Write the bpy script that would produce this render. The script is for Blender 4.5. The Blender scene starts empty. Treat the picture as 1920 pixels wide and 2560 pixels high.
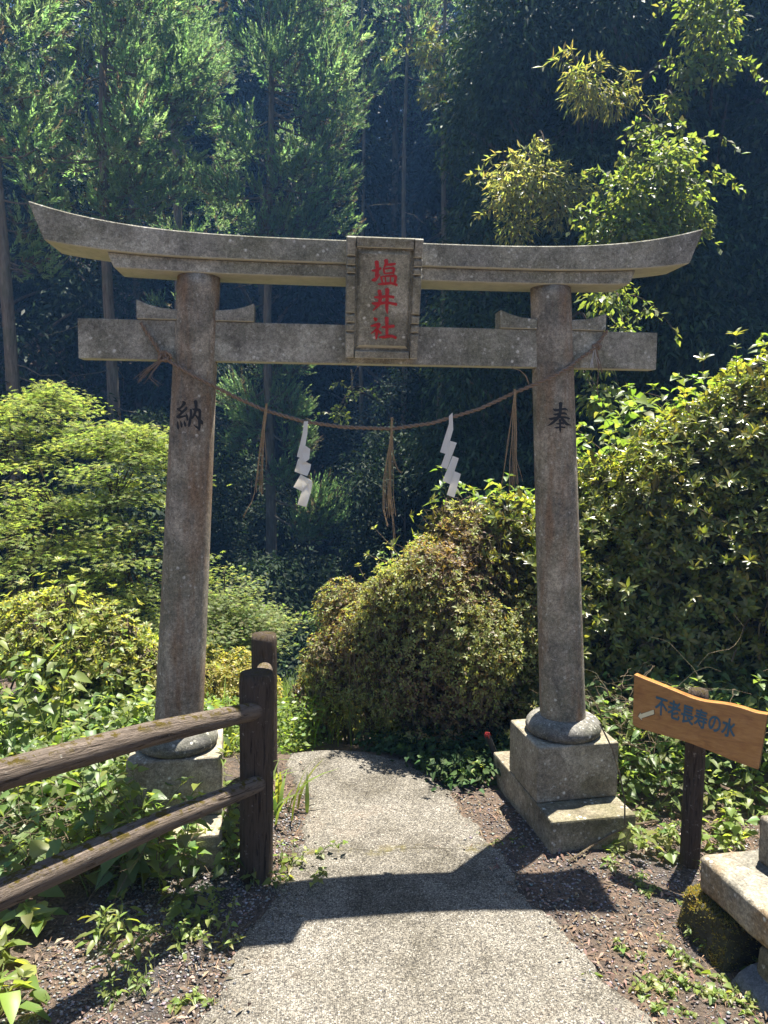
import bpy, bmesh, math, random
import numpy as np
from mathutils import Vector, Matrix

# ------------------------------------------------------------------ camera, sky, sun, exposure
C = bpy.context.scene
FPX, IW, IH = 1850.0, 1920, 2560
EYE = np.array([-0.3337, -3.3242, 1.5877])
yaw, pitch, roll = 0.1087, -0.0914, 0.008
FWD = np.array([math.sin(yaw)*math.cos(pitch), math.cos(yaw)*math.cos(pitch), math.sin(pitch)])
_r = np.array([math.cos(yaw), -math.sin(yaw), 0.0]); _u = np.cross(_r, FWD)
RT = _r*math.cos(roll)+_u*math.sin(roll); UP = -_r*math.sin(roll)+_u*math.cos(roll)
cam = bpy.data.cameras.new('camera'); camo = bpy.data.objects.new('camera', cam); C.collection.objects.link(camo)
camo.matrix_world = Matrix(((RT[0], UP[0], -FWD[0], EYE[0]), (RT[1], UP[1], -FWD[1], EYE[1]), (RT[2], UP[2], -FWD[2], EYE[2]), (0, 0, 0, 1)))
cam.sensor_fit = 'AUTO'; cam.sensor_width = 36.0; cam.lens = 36.0*FPX/IH; cam.clip_start = 0.05; cam.clip_end = 600
C.camera = camo

SUN = Vector((0.205, 0.235, 1.0)).normalized()
w = bpy.data.worlds.new('World'); C.world = w; w.use_nodes = True
nt = w.node_tree; nt.nodes.clear()
sky = nt.nodes.new('ShaderNodeTexSky'); sky.sky_type = 'NISHITA'; sky.sun_disc = False
sky.sun_elevation = math.asin(SUN.z); sky.sun_rotation = math.atan2(SUN.x, SUN.y)
bg = nt.nodes.new('ShaderNodeBackground'); bg.inputs['Strength'].default_value = 0.043
wo = nt.nodes.new('ShaderNodeOutputWorld')
nt.links.new(sky.outputs[0], bg.inputs[0]); nt.links.new(bg.outputs[0], wo.inputs[0])
sl = bpy.data.lights.new('sun', 'SUN'); sl.energy = 5.0; sl.angle = math.radians(0.5); sl.color = (1.0, 0.94, 0.84)
so = bpy.data.objects.new('sun', sl); C.collection.objects.link(so)
so.rotation_euler = SUN.to_track_quat('Z', 'Y').to_euler(); so.location = (6, 7, 30)
C.view_settings.view_transform = 'Standard'; C.view_settings.look = 'None'
C.view_settings.exposure = 2.05; C.view_settings.gamma = 1.0
C.render.engine = 'CYCLES'
cy = C.cycles
cy.max_bounces = 7; cy.diffuse_bounces = 4; cy.glossy_bounces = 2; cy.transmission_bounces = 5; cy.transparent_max_bounces = 6
cy.use_denoising = True; cy.caustics_reflective = False; cy.caustics_refractive = False
try:
    cy.denoiser = 'OPENIMAGEDENOISE'; cy.denoising_prefilter = 'ACCURATE'
except Exception:
    pass

# ------------------------------------------------------------------ helpers
rng = np.random.default_rng(7)
random.seed(7)
def ray(u, v): return FWD + RT*(u-IW/2)/FPX - UP*(v-IH/2)/FPX
def at(u, v, d): return EYE + ray(u, v)*d                 # point at depth d
def on_y(u, v, y): r = ray(u, v); return EYE + r*(y-EYE[1])/r[1]
def on_z(u, v, z): r = ray(u, v); return EYE + r*(z-EYE[2])/r[2]
def nrm(a): return a/np.maximum(np.linalg.norm(a, axis=-1, keepdims=True), 1e-9)

def tag(o, label=None, cat=None, group=None, kind=None):
    if label: o['label'] = label
    if cat: o['category'] = cat
    if group: o['group'] = group
    if kind: o['kind'] = kind
    return o
def empty(name, loc, label, cat, group=None):
    o = bpy.data.objects.new(name, None); C.collection.objects.link(o); o.location = loc; o.empty_display_size = .1
    return tag(o, label, cat, group)
def link(name, me, mat, parent=None, smooth=False):
    o = bpy.data.objects.new(name, me); C.collection.objects.link(o)
    me.materials.clear()
    for m in (mat if isinstance(mat, (list, tuple)) else [mat]): me.materials.append(m)
    if parent is not None:
        o.parent = parent
        p = parent; off = Vector((0, 0, 0))
        while p is not None: off += p.location; p = p.parent
        o.location = -off
    if smooth: me.polygons.foreach_set('use_smooth', [True]*len(me.polygons))
    return o

class MB:                                                  # verts and faces of one mesh
    def __init__(s): s.v = []; s.f = []; s.n = 0; s.c = []
    def add(s, v, f, c=None):
        v = np.asarray(v, float); s.v.append(v); s.f += [tuple(i+s.n for i in q) for q in f]; s.n += len(v)
        s.c.append(np.tile(np.array(c if c is not None else (1, 1, 1)), (len(v), 1)) if c is None or np.ndim(c) == 1 else np.asarray(c))
    def tube(s, pts, rad, seg=8, cap=True, c=None, wob=0.0):
        pts = np.asarray(pts, float); n = len(pts)
        rad = np.broadcast_to(np.asarray(rad, float), (n,))
        t = np.gradient(pts, axis=0) if n > 2 else np.repeat((pts[1]-pts[0])[None], n, 0)
        t = nrm(t); ref = np.array([0.31, 0.17, 0.93]) if abs(t[0][2]) < .9 else np.array([1., 0.1, 0])
        vs = []
        for i in range(n):
            a = nrm(np.cross(t[i], ref)); b = np.cross(t[i], a)
            th = np.arange(seg)*2*math.pi/seg
            r = rad[i]*(1+(wob*rng.normal(size=seg) if wob else 0))
            vs.append(pts[i]+(np.cos(th)*r)[:, None]*a+(np.sin(th)*r)[:, None]*b)
        f = [(i*seg+j, i*seg+(j+1) % seg, (i+1)*seg+(j+1) % seg, (i+1)*seg+j) for i in range(n-1) for j in range(seg)]
        if cap: f += [tuple(range(seg))[::-1], tuple((n-1)*seg+j for j in range(seg))]
        s.add(np.concatenate(vs), f, c)
    def loft(s, rings, cap=True, c=None):                  # closed rings of equal length
        k = len(rings[0]); n = len(rings)
        f = [(i*k+j, i*k+(j+1) % k, (i+1)*k+(j+1) % k, (i+1)*k+j) for i in range(n-1) for j in range(k)]
        if cap: f += [tuple(range(k))[::-1], tuple((n-1)*k+j for j in range(k))]
        s.add(np.concatenate([np.asarray(r, float) for r in rings]), f, c)
    def box(s, lo, hi, c=None):
        x0, y0, z0 = lo; x1, y1, z1 = hi
        s.loft([[(x0, y0, z0), (x1, y0, z0), (x1, y1, z0), (x0, y1, z0)], [(x0, y0, z1), (x1, y0, z1), (x1, y1, z1), (x0, y1, z1)]], c=c)
    def mesh(s, name, bevel=0, bseg=2, cuts=0, rough=0, seed=0):
        me = bpy.data.meshes.new(name)
        v = np.concatenate(s.v) if s.v else np.zeros((0, 3))
        me.from_pydata(v.tolist(), [], s.f); me.update()
        if any(not np.all(c == 1) for c in s.c):
            ca = me.color_attributes.new('tint', 'FLOAT_COLOR', 'POINT')
            cc = np.concatenate(s.c); ca.data.foreach_set('color', np.concatenate([cc, np.ones((len(cc), 1))], 1).ravel())
        if bevel or cuts or True:
            bm = bmesh.new(); bm.from_mesh(me)
            bmesh.ops.recalc_face_normals(bm, faces=bm.faces)
            if bevel:
                es = [e for e in bm.edges if len(e.link_faces) == 2 and e.calc_face_angle(0) > .5]
                bmesh.ops.bevel(bm, geom=es, offset=bevel, segments=bseg, profile=.6, affect='EDGES', clamp_overlap=True)
            if cuts:
                bmesh.ops.subdivide_edges(bm, edges=[e for e in bm.edges if e.calc_length() > .02], cuts=cuts, use_grid_fill=True)
            if rough:
                from mathutils import noise
                bm.normal_update()
                for q in bm.verts:
                    p = q.co*9+Vector((seed*7.1, seed*3.3, 0)); d = noise.noise(p)*.6+noise.noise(p*3.1)*.3+noise.noise(p*7.7)*.15
                    q.co += q.normal*d*rough
            bm.to_mesh(me); bm.free()
        return me

def fast_mesh(name, v, idx, k, col=None):                  # many k-gons at once
    me = bpy.data.meshes.new(name); n = len(idx)//k
    me.vertices.add(len(v)); me.vertices.foreach_set('co', np.ascontiguousarray(v, np.float32).ravel())
    me.loops.add(len(idx)); me.loops.foreach_set('vertex_index', np.ascontiguousarray(idx, np.int32))
    me.polygons.add(n); me.polygons.foreach_set('loop_start', np.arange(0, n*k, k, dtype=np.int32))
    try: me.polygons.foreach_set('loop_total', np.full(n, k, np.int32))
    except Exception: pass
    if col is not None:
        ca = me.color_attributes.new('tint', 'FLOAT_COLOR', 'POINT')
        ca.data.foreach_set('color', np.concatenate([col, np.ones((len(col), 1))], 1).astype(np.float32).ravel())
    me.update(); me.validate()
    return me

class Leaves:                                              # collects leaf blades, builds them as one mesh
    def __init__(s): s.P = []; s.D = []; s.N = []; s.L = []; s.W = []; s.C = []
    def add(s, P, D, N, L, W, col):
        n = len(P); s.P.append(P); s.D.append(nrm(D)); s.N.append(N); s.L.append(np.broadcast_to(L, (n,))); s.W.append(np.broadcast_to(W, (n,)))
        s.C.append(np.broadcast_to(col, (n, 3)))
    def count(s): return sum(len(p) for p in s.P)
    def mesh(s, name, kind='simple', fold=.25, droop=.25):
        P = np.concatenate(s.P); D = np.concatenate(s.D); N = np.concatenate(s.N); L = np.concatenate(s.L)[:, None]; W = np.concatenate(s.W)[:, None]; Cc = np.concatenate(s.C)
        S = nrm(np.cross(D, N)); N = np.cross(S, D); n = len(P)
        if kind == 'simple':
            v = np.stack([P, P+D*L*.45+S*W*.5+N*W*fold*.5, P+D*L-N*L*droop*.3, P+D*L*.45-S*W*.5+N*W*fold*.5], 1)
            idx = np.arange(n*4)
            return fast_mesh(name, v.reshape(-1, 3), idx, 4, np.repeat(Cc, 4, 0))
        if kind == 'star':                                 # palmate leaf: five pointed lobes, as five slim quads
            vs = []
            for a, l in ((-1.35, .62), (-.65, .88), (0, 1), (.65, .88), (1.35, .62)):
                d = D*math.cos(a)+S*math.sin(a); sd = np.cross(d, N)
                vs.append(np.stack([P, P+d*L*l*.5+sd*W*.13, P+d*L*l-N*L*droop*.3*l, P+d*L*l*.5-sd*W*.13], 1))
            v = np.concatenate(vs, 1).reshape(-1, 3)
            return fast_mesh(name, v, np.arange(len(v)), 4, np.repeat(Cc, 20, 0))
        prof = {'oval': ((.28, .46), (.65, .42)), 'heart': ((.12, .5), (.45, .46)), 'blade': ((.3, .5), (.7, .42))}[kind]
        (a1, w1), (a2, w2) = prof
        def q(a, ww): return P+D*L*a+S*W*ww+N*(abs(ww)*W*fold*2-L*droop*a*a)
        v = np.stack([q(0, 0), q(a1, w1), q(a2, w2), q(1, 0), q(a2, -w2), q(a1, -w1), q(a1, 0), q(a2, 0)], 1)
        b = (np.arange(n)*8)[:, None]
        quads = np.array([[0, 1, 6, 6], [1, 2, 7, 6], [2, 3, 7, 7], [0, 6, 5, 5], [6, 7, 4, 5], [7, 3, 4, 4]])
        tris = np.array([0, 1, 6, 1, 2, 7, 1, 7, 6, 2, 3, 7, 0, 6, 5, 6, 7, 4, 6, 4, 5, 7, 3, 4])
        idx = (b+tris[None]).ravel()
        return fast_mesh(name, v.reshape(-1, 3), idx, 3, np.repeat(Cc, 8, 0))

def rdir(n): return nrm(rng.normal(size=(n, 3)))
def hue(n, a, b, jit=.18):                                 # leaf colours between two pigments
    t = rng.random((n, 1)); c = np.array(a)*(1-t)+np.array(b)*t
    return np.clip(c*(1+jit*rng.normal(size=(n, 1)))*(1+.08*rng.normal(size=(n, 3))), .004, .8)

# ------------------------------------------------------------------ materials
def mat(name):
    m = bpy.data.materials.new(name); m.use_nodes = True; t = m.node_tree; t.nodes.clear()
    o = t.nodes.new('ShaderNodeOutputMaterial'); return m, t, o
def N(t, kind, **kw):
    n = t.nodes.new(kind)
    for k, v in kw.items():
        if k.startswith('i_'):
            key = k[2:]; n.inputs[int(key) if key.isdigit() else key.replace('_', ' ')].default_value = v
        else: setattr(n, k, v)
    return n
def noise(t, co, scale, detail=6, rough=.6, dist=0):
    n = N(t, 'ShaderNodeTexNoise', i_Scale=scale, i_Detail=detail, i_Roughness=rough, i_Distortion=dist); t.links.new(co, n.inputs['Vector']); return n.outputs['Fac']
def ramp(t, fac, stops):
    r = N(t, 'ShaderNodeValToRGB'); e = r.color_ramp.elements
    while len(e) < len(stops): e.new(.5)
    for q, (p, c) in zip(e, stops): q.position = p; q.color = (*c, 1) if len(c) == 3 else c
    t.links.new(fac, r.inputs[0]); return r.outputs[0]
def mix(t, fac, a, b, mode='MIX'):
    m = N(t, 'ShaderNodeMix', data_type='RGBA', blend_type=mode)
    for s, i in ((fac, 0), (a, 6), (b, 7)):
        if hasattr(s, 'links'): t.links.new(s, m.inputs[i])
        else: m.inputs[i].default_value = s if i == 0 else (*s, 1)
    return m.outputs[2]
def coords(t, sc=(1, 1, 1)):
    c = N(t, 'ShaderNodeNewGeometry'); m = N(t, 'ShaderNodeMapping'); m.inputs['Scale'].default_value = sc
    t.links.new(c.outputs['Position'], m.inputs['Vector']); return m.outputs[0]
def finish(t, o, col, rough=.9, height=None, bump=.3, dist=.01, spec=.25):
    p = N(t, 'ShaderNodeBsdfPrincipled', i_Roughness=rough); p.inputs['Specular IOR Level'].default_value = spec
    if hasattr(col, 'links'): t.links.new(col, p.inputs['Base Color'])
    else: p.inputs['Base Color'].default_value = (*col, 1)
    if height is not None:
        b = N(t, 'ShaderNodeBump', i_Strength=bump, i_Distance=dist); t.links.new(height, b.inputs['Height']); t.links.new(b.outputs[0], p.inputs['Normal'])
    t.links.new(p.outputs[0], o.inputs[0])

def leaf_mat(name, trans=.45, gain=(1.5, 1.6, .8), rough=.42, spec=.35):
    m, t, o = mat(name)
    a = N(t, 'ShaderNodeAttribute', attribute_name='tint')
    p = N(t, 'ShaderNodeBsdfPrincipled', i_Roughness=rough); p.inputs['Specular IOR Level'].default_value = spec
    t.links.new(a.outputs['Color'], p.inputs['Base Color'])
    g = mix(t, 1.0, a.outputs['Color'], gain, 'MULTIPLY')
    tr = N(t, 'ShaderNodeBsdfTranslucent'); t.links.new(g, tr.inputs[0])
    x = N(t, 'ShaderNodeMixShader'); x.inputs[0].default_value = trans
    t.links.new(p.outputs[0], x.inputs[1]); t.links.new(tr.outputs[0], x.inputs[2]); t.links.new(x.outputs[0], o.inputs[0])
    return m
LEAF = leaf_mat('leaf_blades', .5, (2.1, 2.0, .8)); LEAFM = leaf_mat('thin_leaf_blades', .58, (1.9, 1.9, 1.0), .5, .25)
DARKLEAF = leaf_mat('thick_shade_dark_leaf_blades', .2, (1.5, 1.6, .8), .6, .14)  # thick evergreen leaves, darkened in colour to deepen the shade of hollow and wood
NEEDLE = leaf_mat('conifer_needles', .5, (1.7, 1.85, 1.15), .55, .25); GLOSSY = leaf_mat('glossy_leaf_blades', .5, (2.2, 2.1, .7), .3, .6)

def tinted(name, rough=.85):
    m, t, o = mat(name); a = N(t, 'ShaderNodeAttribute', attribute_name='tint')
    co = coords(t); n = noise(t, co, 260, 3); c = mix(t, .5, a.outputs['Color'], ramp(t, n, [(.3, (.45, .45, .45)), (.7, (1.3, 1.3, 1.3))]), 'MULTIPLY')
    finish(t, o, c, rough); return m
TINT = tinted('litter_and_pebbles')

def map01(t, x):
    m = N(t, 'ShaderNodeMath', operation='MULTIPLY_ADD'); m.inputs[1].default_value = .5; m.inputs[2].default_value = .5; t.links.new(x, m.inputs[0]); return m.outputs[0]
def stone_mat(name, base=(.36, .345, .285), dark=(.125, .118, .098), light=(.52, .51, .45), green=(.12, .125, .06), rust=0.0, gfac=.35, seed=0.0, grain=170, under=None):
    m, t, o = mat(name); co = coords(t); mp = N(t, 'ShaderNodeMapping'); mp.inputs['Location'].default_value = (seed, seed*2.3, seed*.7); t.links.new(co, mp.inputs[0]); co = mp.outputs[0]
    n1 = noise(t, co, 5.5, 8, .68); n2 = noise(t, co, 16, 6, .7, .4); n3 = noise(t, co, grain, 3, .75)
    c = mix(t, ramp(t, n1, [(.36, (0, 0, 0)), (.66, (1, 1, 1))]), dark, base)
    c = mix(t, ramp(t, n2, [(.5, (0, 0, 0)), (.72, (.75, .75, .75))]), c, tuple(x*.42 for x in base))
    c = mix(t, ramp(t, noise(t, co, 2.6, 5, .6), [(.44, (0, 0, 0)), (.62, (gfac,)*3)]), c, green)
    c = mix(t, ramp(t, noise(t, co, 3.7, 7, .66, .5), [(.52, (0, 0, 0)), (.64, (.5, .5, .5))]), c, tuple(min(.6, x*1.35) for x in base))
    # pale lichen spots
    v = N(t, 'ShaderNodeTexVoronoi', i_Scale=34); t.links.new(co, v.inputs['Vector'])
    sp = ramp(t, v.outputs['Distance'], [(.12, (1, 1, 1)), (.3, (0, 0, 0))])
    gate = ramp(t, noise(t, co, 9, 3), [(.52, (0, 0, 0)), (.62, (1, 1, 1))])
    c = mix(t, mix(t, 1.0, sp, gate, 'MULTIPLY'), c, light)
    v2 = ramp(t, noise(t, co, 42, 5, .7, .8), [(.6, (0, 0, 0)), (.7, (.6, .6, .6))])
    c = mix(t, v2, c, light)
    if rust:
        st = N(t, 'ShaderNodeMapping'); st.inputs['Scale'].default_value = (1, 1, .16); t.links.new(co, st.inputs[0])
        c = mix(t, ramp(t, noise(t, st.outputs[0], 13, 5, .65), [(.47, (0, 0, 0)), (.66, (rust,)*3)]), c, (.2, .135, .085))
        c = mix(t, ramp(t, noise(t, st.outputs[0], 24, 5, .7), [(.55, (0, 0, 0)), (.7, (.55,)*3)]), c, (.075, .068, .06))
    c = mix(t, .62, c, ramp(t, n3, [(.3, (.4, .4, .4)), (.5, (1, 1, 1)), (.7, (1.7, 1.7, 1.7))]), 'MULTIPLY')
    c = mix(t, .62, c, ramp(t, noise(t, co, 62, 4, .7), [(.36, (.55, .55, .55)), (.5, (1, 1, 1)), (.64, (1.4, 1.4, 1.4))]), 'MULTIPLY')
    if under:                                              # undersides: clean pale stone, tinted yellowish to paint in light bounced off the path
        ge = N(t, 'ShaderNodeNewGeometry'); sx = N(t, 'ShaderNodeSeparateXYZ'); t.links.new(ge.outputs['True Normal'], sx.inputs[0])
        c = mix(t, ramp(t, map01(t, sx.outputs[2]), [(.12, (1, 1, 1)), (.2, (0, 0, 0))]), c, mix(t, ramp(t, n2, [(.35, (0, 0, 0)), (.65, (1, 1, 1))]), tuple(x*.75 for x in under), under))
    h = N(t, 'ShaderNodeMath', operation='ADD'); t.links.new(n3, h.inputs[0]); t.links.new(n2, h.inputs[1])
    finish(t, o, c, .93, h.outputs[0], .55, .006, .15); return m
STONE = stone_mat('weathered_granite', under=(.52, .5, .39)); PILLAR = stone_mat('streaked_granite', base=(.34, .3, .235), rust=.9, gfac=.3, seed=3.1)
BASE = stone_mat('stained_concrete_base', base=(.32, .29, .225), dark=(.15, .125, .09), gfac=.3, seed=8.2)
PLINTH = stone_mat('mossy_plinth', base=(.3, .265, .195), dark=(.1, .085, .06), green=(.075, .072, .028), gfac=.6, seed=12.3)
FIELD = stone_mat('field_stone', base=(.25, .23, .18), dark=(.1, .095, .08), green=(.22, .12, .03), gfac=.55, seed=5.5, grain=110)
BLUE = stone_mat('grey_field_stone', base=(.17, .18, .19), dark=(.08, .085, .09), gfac=.1, seed=6.5)
WETSTONE = stone_mat('dark_wet_stone', base=(.07, .062, .045), dark=(.022, .02, .014), light=(.14, .13, .08), green=(.05, .05, .016), gfac=.8, seed=21.)
TORUS = stone_mat('lichened_base_ring', base=(.2, .19, .17), dark=(.06, .06, .055), light=(.6, .59, .52), seed=15.5)

def moss_mat():
    m, t, o = mat('moss'); co = coords(t); n = noise(t, co, 90, 5, .7)
    c = ramp(t, noise(t, co, 14, 6, .7), [(.35, (.03, .032, .01)), (.55, (.12, .11, .02)), (.7, (.22, .17, .05))])
    c = mix(t, .7, c, ramp(t, n, [(.3, (.35, .35, .35)), (.65, (1.35, 1.35, 1.35))]), 'MULTIPLY')
    finish(t, o, c, 1, n, 1.0, .02, .05); return m
MOSS = moss_mat()

def wood_mat(name, a, b, moss=.0, seed=0):
    m, t, o = mat(name)
    mp = N(t, 'ShaderNodeMapping'); mp.inputs['Location'].default_value = (seed, seed, seed)
    at_ = N(t, 'ShaderNodeAttribute', attribute_name='grain'); t.links.new(at_.outputs['Vector'], mp.inputs[0])
    mp.inputs['Scale'].default_value = (1.2, 14, 14)
    g = noise(t, mp.outputs[0], 5.5, 9, .72, 1.2); co = coords(t)
    c = ramp(t, g, [(.36, a), (.46, tuple((x+2*y)/3 for x, y in zip(a, b))), (.68, b)])
    c = mix(t, ramp(t, noise(t, co, 40, 5, .7), [(.62, (0, 0, 0)), (.7, (.7, .7, .7))]), c, (.4, .38, .33))
    if moss:
        ge = N(t, 'ShaderNodeNewGeometry'); sx = N(t, 'ShaderNodeSeparateXYZ'); t.links.new(ge.outputs['Normal'], sx.inputs[0])
        upf = ramp(t, sx.outputs[2], [(.35, (0, 0, 0)), (.85, (1, 1, 1))]); spots = ramp(t, noise(t, co, 30, 5, .7), [(.5, (0, 0, 0)), (.56, (moss,)*3)])
        c = mix(t, mix(t, 1.0, upf, spots, 'MULTIPLY'), c, (.095, .072, .014))
    finish(t, o, c, .92, g, 1.0, .025, .1); return m
RAIL = wood_mat('weathered_rail_wood', (.032, .024, .018), (.225, .182, .145), 1.0); POST = wood_mat('dark_post_wood', (.022, .016, .012), (.115, .088, .066), .6, 3.3)

def bark_mat(name, a, b):
    m, t, o = mat(name); co = coords(t, (1, 1, .12)); n = noise(t, co, 26, 7, .7, .6)
    c = ramp(t, n, [(.3, a), (.7, b)]); c = mix(t, ramp(t, noise(t, coords(t), 3, 4), [(.45, (0, 0, 0)), (.65, (.5, .5, .5))]), c, (.1, .11, .06))
    finish(t, o, c, .95, n, 1.0, .04, .08); return m
BARK = bark_mat('cedar_bark', (.075, .06, .045), (.28, .235, .175)); TWIG = bark_mat('twig_bark', (.06, .045, .03), (.26, .2, .13)); DARKTWIG = bark_mat('dark_twig', (.02, .015, .01), (.09, .065, .045))

def plain(name, col, rough=.7, spec=.3, var=.25, sc=60):
    m, t, o = mat(name); n = noise(t, coords(t), sc, 5, .7)
    c = mix(t, 1.0, ramp(t, n, [(.3, (1-var,)*3), (.7, (1+var,)*3)]), col, 'MULTIPLY'); finish(t, o, c, rough, n, .2, .003, spec); return m
RED = plain('red_lettering', (.36, .028, .03), .75, .15); INK = plain('black_lettering', (.018, .02, .022), .6, .2); BLUEINK = plain('blue_lettering', (.03, .085, .125), .55, .3, .1)
ARROW = plain('pale_arrow', (.62, .56, .36), .5, .3, .05); ARROWRIM = plain('arrow_outline', (.05, .03, .015), .6, .3, .05); REDCAP = plain('red_plastic', (.28, .022, .02), .45, .4, .08); DARKP = plain('dark_stake', (.03, .03, .032), .7)
STRAW = plain('dry_straw', (.3, .22, .13), .9, .1, .35, 160); ROPE = plain('old_rope', (.2, .15, .11), .95, .08, .45, 220); FIBRE = plain('pale_fibre', (.45, .45, .44), .7)
def paper_mat():
    m, t, o = mat('white_paper'); d = N(t, 'ShaderNodeBsdfDiffuse'); d.inputs[0].default_value = (.8, .8, .79, 1)
    tr = N(t, 'ShaderNodeBsdfTranslucent'); tr.inputs[0].default_value = (.8, .77, .68, 1); x = N(t, 'ShaderNodeMixShader'); x.inputs[0].default_value = .42
    t.links.new(d.outputs[0], x.inputs[1]); t.links.new(tr.outputs[0], x.inputs[2]); t.links.new(x.outputs[0], o.inputs[0]); return m
PAPER = paper_mat()
def board_mat():
    m, t, o = mat('varnished_board'); tc = N(t, 'ShaderNodeTexCoord'); mp = N(t, 'ShaderNodeMapping'); mp.inputs['Scale'].default_value = (2.2, 5, 17); t.links.new(tc.outputs['Object'], mp.inputs[0])
    n = noise(t, mp.outputs[0], 2.6, 7, .62, 1.2); n2 = noise(t, mp.outputs[0], 11, 5, .7)
    c = ramp(t, n, [(.3, (.2, .082, .02)), (.5, (.3, .14, .036)), (.72, (.38, .19, .06))]); c = mix(t, .45, c, ramp(t, n2, [(.35, (.7, .7, .7)), (.65, (1.15, 1.15, 1.15))]), 'MULTIPLY')
    c = mix(t, ramp(t, noise(t, tc.outputs['Object'], 9, 4, .6), [(.62, (0, 0, 0)), (.75, (.7, .7, .7))]), c, (.17, .06, .014))
    finish(t, o, c, .38, n2, .08, .003, .45); return m
BOARD = board_mat(); BOARDEDGE = plain('board_edge', (.1, .038, .01), .5, .35)

def path_mat():
    m, t, o = mat('exposed_aggregate_path'); co = coords(t)
    def agg(sc):
        v = N(t, 'ShaderNodeTexVoronoi', i_Scale=sc); t.links.new(co, v.inputs['Vector'])
        s = N(t, 'ShaderNodeSeparateColor'); t.links.new(v.outputs['Color'], s.inputs[0]); return v.outputs['Distance'], s.outputs[0]
    d1, r1 = agg(145); d2, r2 = agg(250)
    c1 = ramp(t, r1, [(.0, (.035, .034, .033)), (.3, (.085, .08, .072)), (.55, (.165, .155, .135)), (.8, (.28, .265, .23)), (1, (.46, .44, .39))])
    c2 = ramp(t, r2, [(.0, (.05, .047, .042)), (.5, (.15, .138, .115)), (1, (.3, .28, .235))])
    c = mix(t, ramp(t, d1, [(.25, (0, 0, 0)), (.6, (1, 1, 1))]), c1, c2)
    c = mix(t, 1.0, c, ramp(t, noise(t, co, 3.2, 6, .65), [(.32, (.5, .48, .43)), (.48, (.9, .88, .84)), (.68, (1.18, 1.17, 1.15))]), 'MULTIPLY')
    c = mix(t, ramp(t, noise(t, co, 1.7, 5, .7), [(.56, (0, 0, 0)), (.72, (.4, .4, .4))]), c, (.15, .1, .06))
    pit = ramp(t, noise(t, co, 75, 2, .5), [(.27, (1, 1, 1)), (.33, (0, 0, 0))]); c = mix(t, pit, c, (.045, .042, .04))
    # an old joint across the path, filled with dark soil and moss
    sx = N(t, 'ShaderNodeSeparateXYZ'); t.links.new(co, sx.inputs[0]); m1 = N(t, 'ShaderNodeMath', operation='MULTIPLY_ADD'); m1.inputs[1].default_value = .12; t.links.new(noise(t, co, 6, 4, .6), m1.inputs[0]); t.links.new(sx.outputs[1], m1.inputs[2])
    m2 = N(t, 'ShaderNodeMath', operation='ADD'); m2.inputs[1].default_value = .22; t.links.new(m1.outputs[0], m2.inputs[0]); m3 = N(t, 'ShaderNodeMath', operation='ABSOLUTE'); t.links.new(m2.outputs[0], m3.inputs[0])
    c = mix(t, ramp(t, m3.outputs[0], [(.002, (.75, .75, .75)), (.007, (0, 0, 0))]), c, (.05, .045, .03))
    c = mix(t, mix(t, 1.0, ramp(t, m3.outputs[0], [(.01, (1, 1, 1)), (.05, (0, 0, 0))]), ramp(t, noise(t, co, 9, 5, .7), [(.52, (0, 0, 0)), (.62, (.7, .7, .7))]), 'MULTIPLY'), c, (.12, .1, .025))
    c = mix(t, 1.0, c, (.78, .78, .79), 'MULTIPLY')
    h = N(t, 'ShaderNodeMath', operation='SUBTRACT'); h.inputs[0].default_value = 1; t.links.new(d1, h.inputs[1])
    finish(t, o, c, .92, h.outputs[0], .55, .006, .15); return m
PATH = path_mat()
def soil_mat():
    m, t, o = mat('soil'); co = coords(t); n = noise(t, co, 70, 6, .75)
    c = ramp(t, noise(t, co, 2.6, 6, .7), [(.35, (.075, .07, .068)), (.5, (.13, .1, .078)), (.66, (.18, .13, .095))])
    c = mix(t, .85, c, ramp(t, n, [(.32, (.25, .25, .25)), (.5, (.9, .9, .9)), (.7, (1.7, 1.65, 1.6))]), 'MULTIPLY')
    v = N(t, 'ShaderNodeTexVoronoi', i_Scale=95); t.links.new(co, v.inputs['Vector'])
    finish(t, o, c, .98, n, 1.0, .02, .05); return m
SOIL = soil_mat()
# ------------------------------------------------------------------ the ground
def gauss(x, y, cx, cy, s): return np.exp(-((x-cx)**2+(y-cy)**2)/(2*s*s))
def smooth(a, b, x): t = np.clip((x-a)/(b-a), 0, 1); return t*t*(3-2*t)
def height(x, y):
    x = np.asarray(x, float); y = np.asarray(y, float)
    z = -.19 + 0*x
    drop = np.maximum(0, y-.78); z = z - .36*np.minimum(drop, 6.0)
    right = smooth(.95, 1.9, x)*smooth(-.3, .6, y); z = z + right*(.15+.34*np.minimum(drop, 3.2))
    left = smooth(-.75, -1.7, x)*smooth(-.1, 1, y); z = z + left*.2*np.minimum(drop, 4)
    z = z + .62*np.maximum(0, y-17) + .42*np.maximum(0, x-7) + .32*np.maximum(0, -x-9)
    z = z + .012*np.sin(x*5.1+1)*np.sin(y*4.3)*smooth(.5, .9, np.abs(x-.1)) + .006*np.sin(x*13+y*9)
    return np.minimum(z, 26)
def axis(lo, hi, fine_lo, fine_hi, step):
    f = np.arange(fine_lo, fine_hi, step); a = [fine_lo]; d = step
    while a[-1] > lo: d *= 1.22; a.append(a[-1]-d)
    b = [f[-1]]; d = step
    while b[-1] < hi: d *= 1.22; b.append(b[-1]+d)
    return np.concatenate([np.array(a[1:])[::-1], f, np.array(b[1:])])
gx = axis(-130, 130, -2.6, 2.6, .05); gy = axis(-60, 160, -3.0, 4.0, .05)
X, Y = np.meshgrid(gx, gy); Z = height(X, Y)
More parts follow.
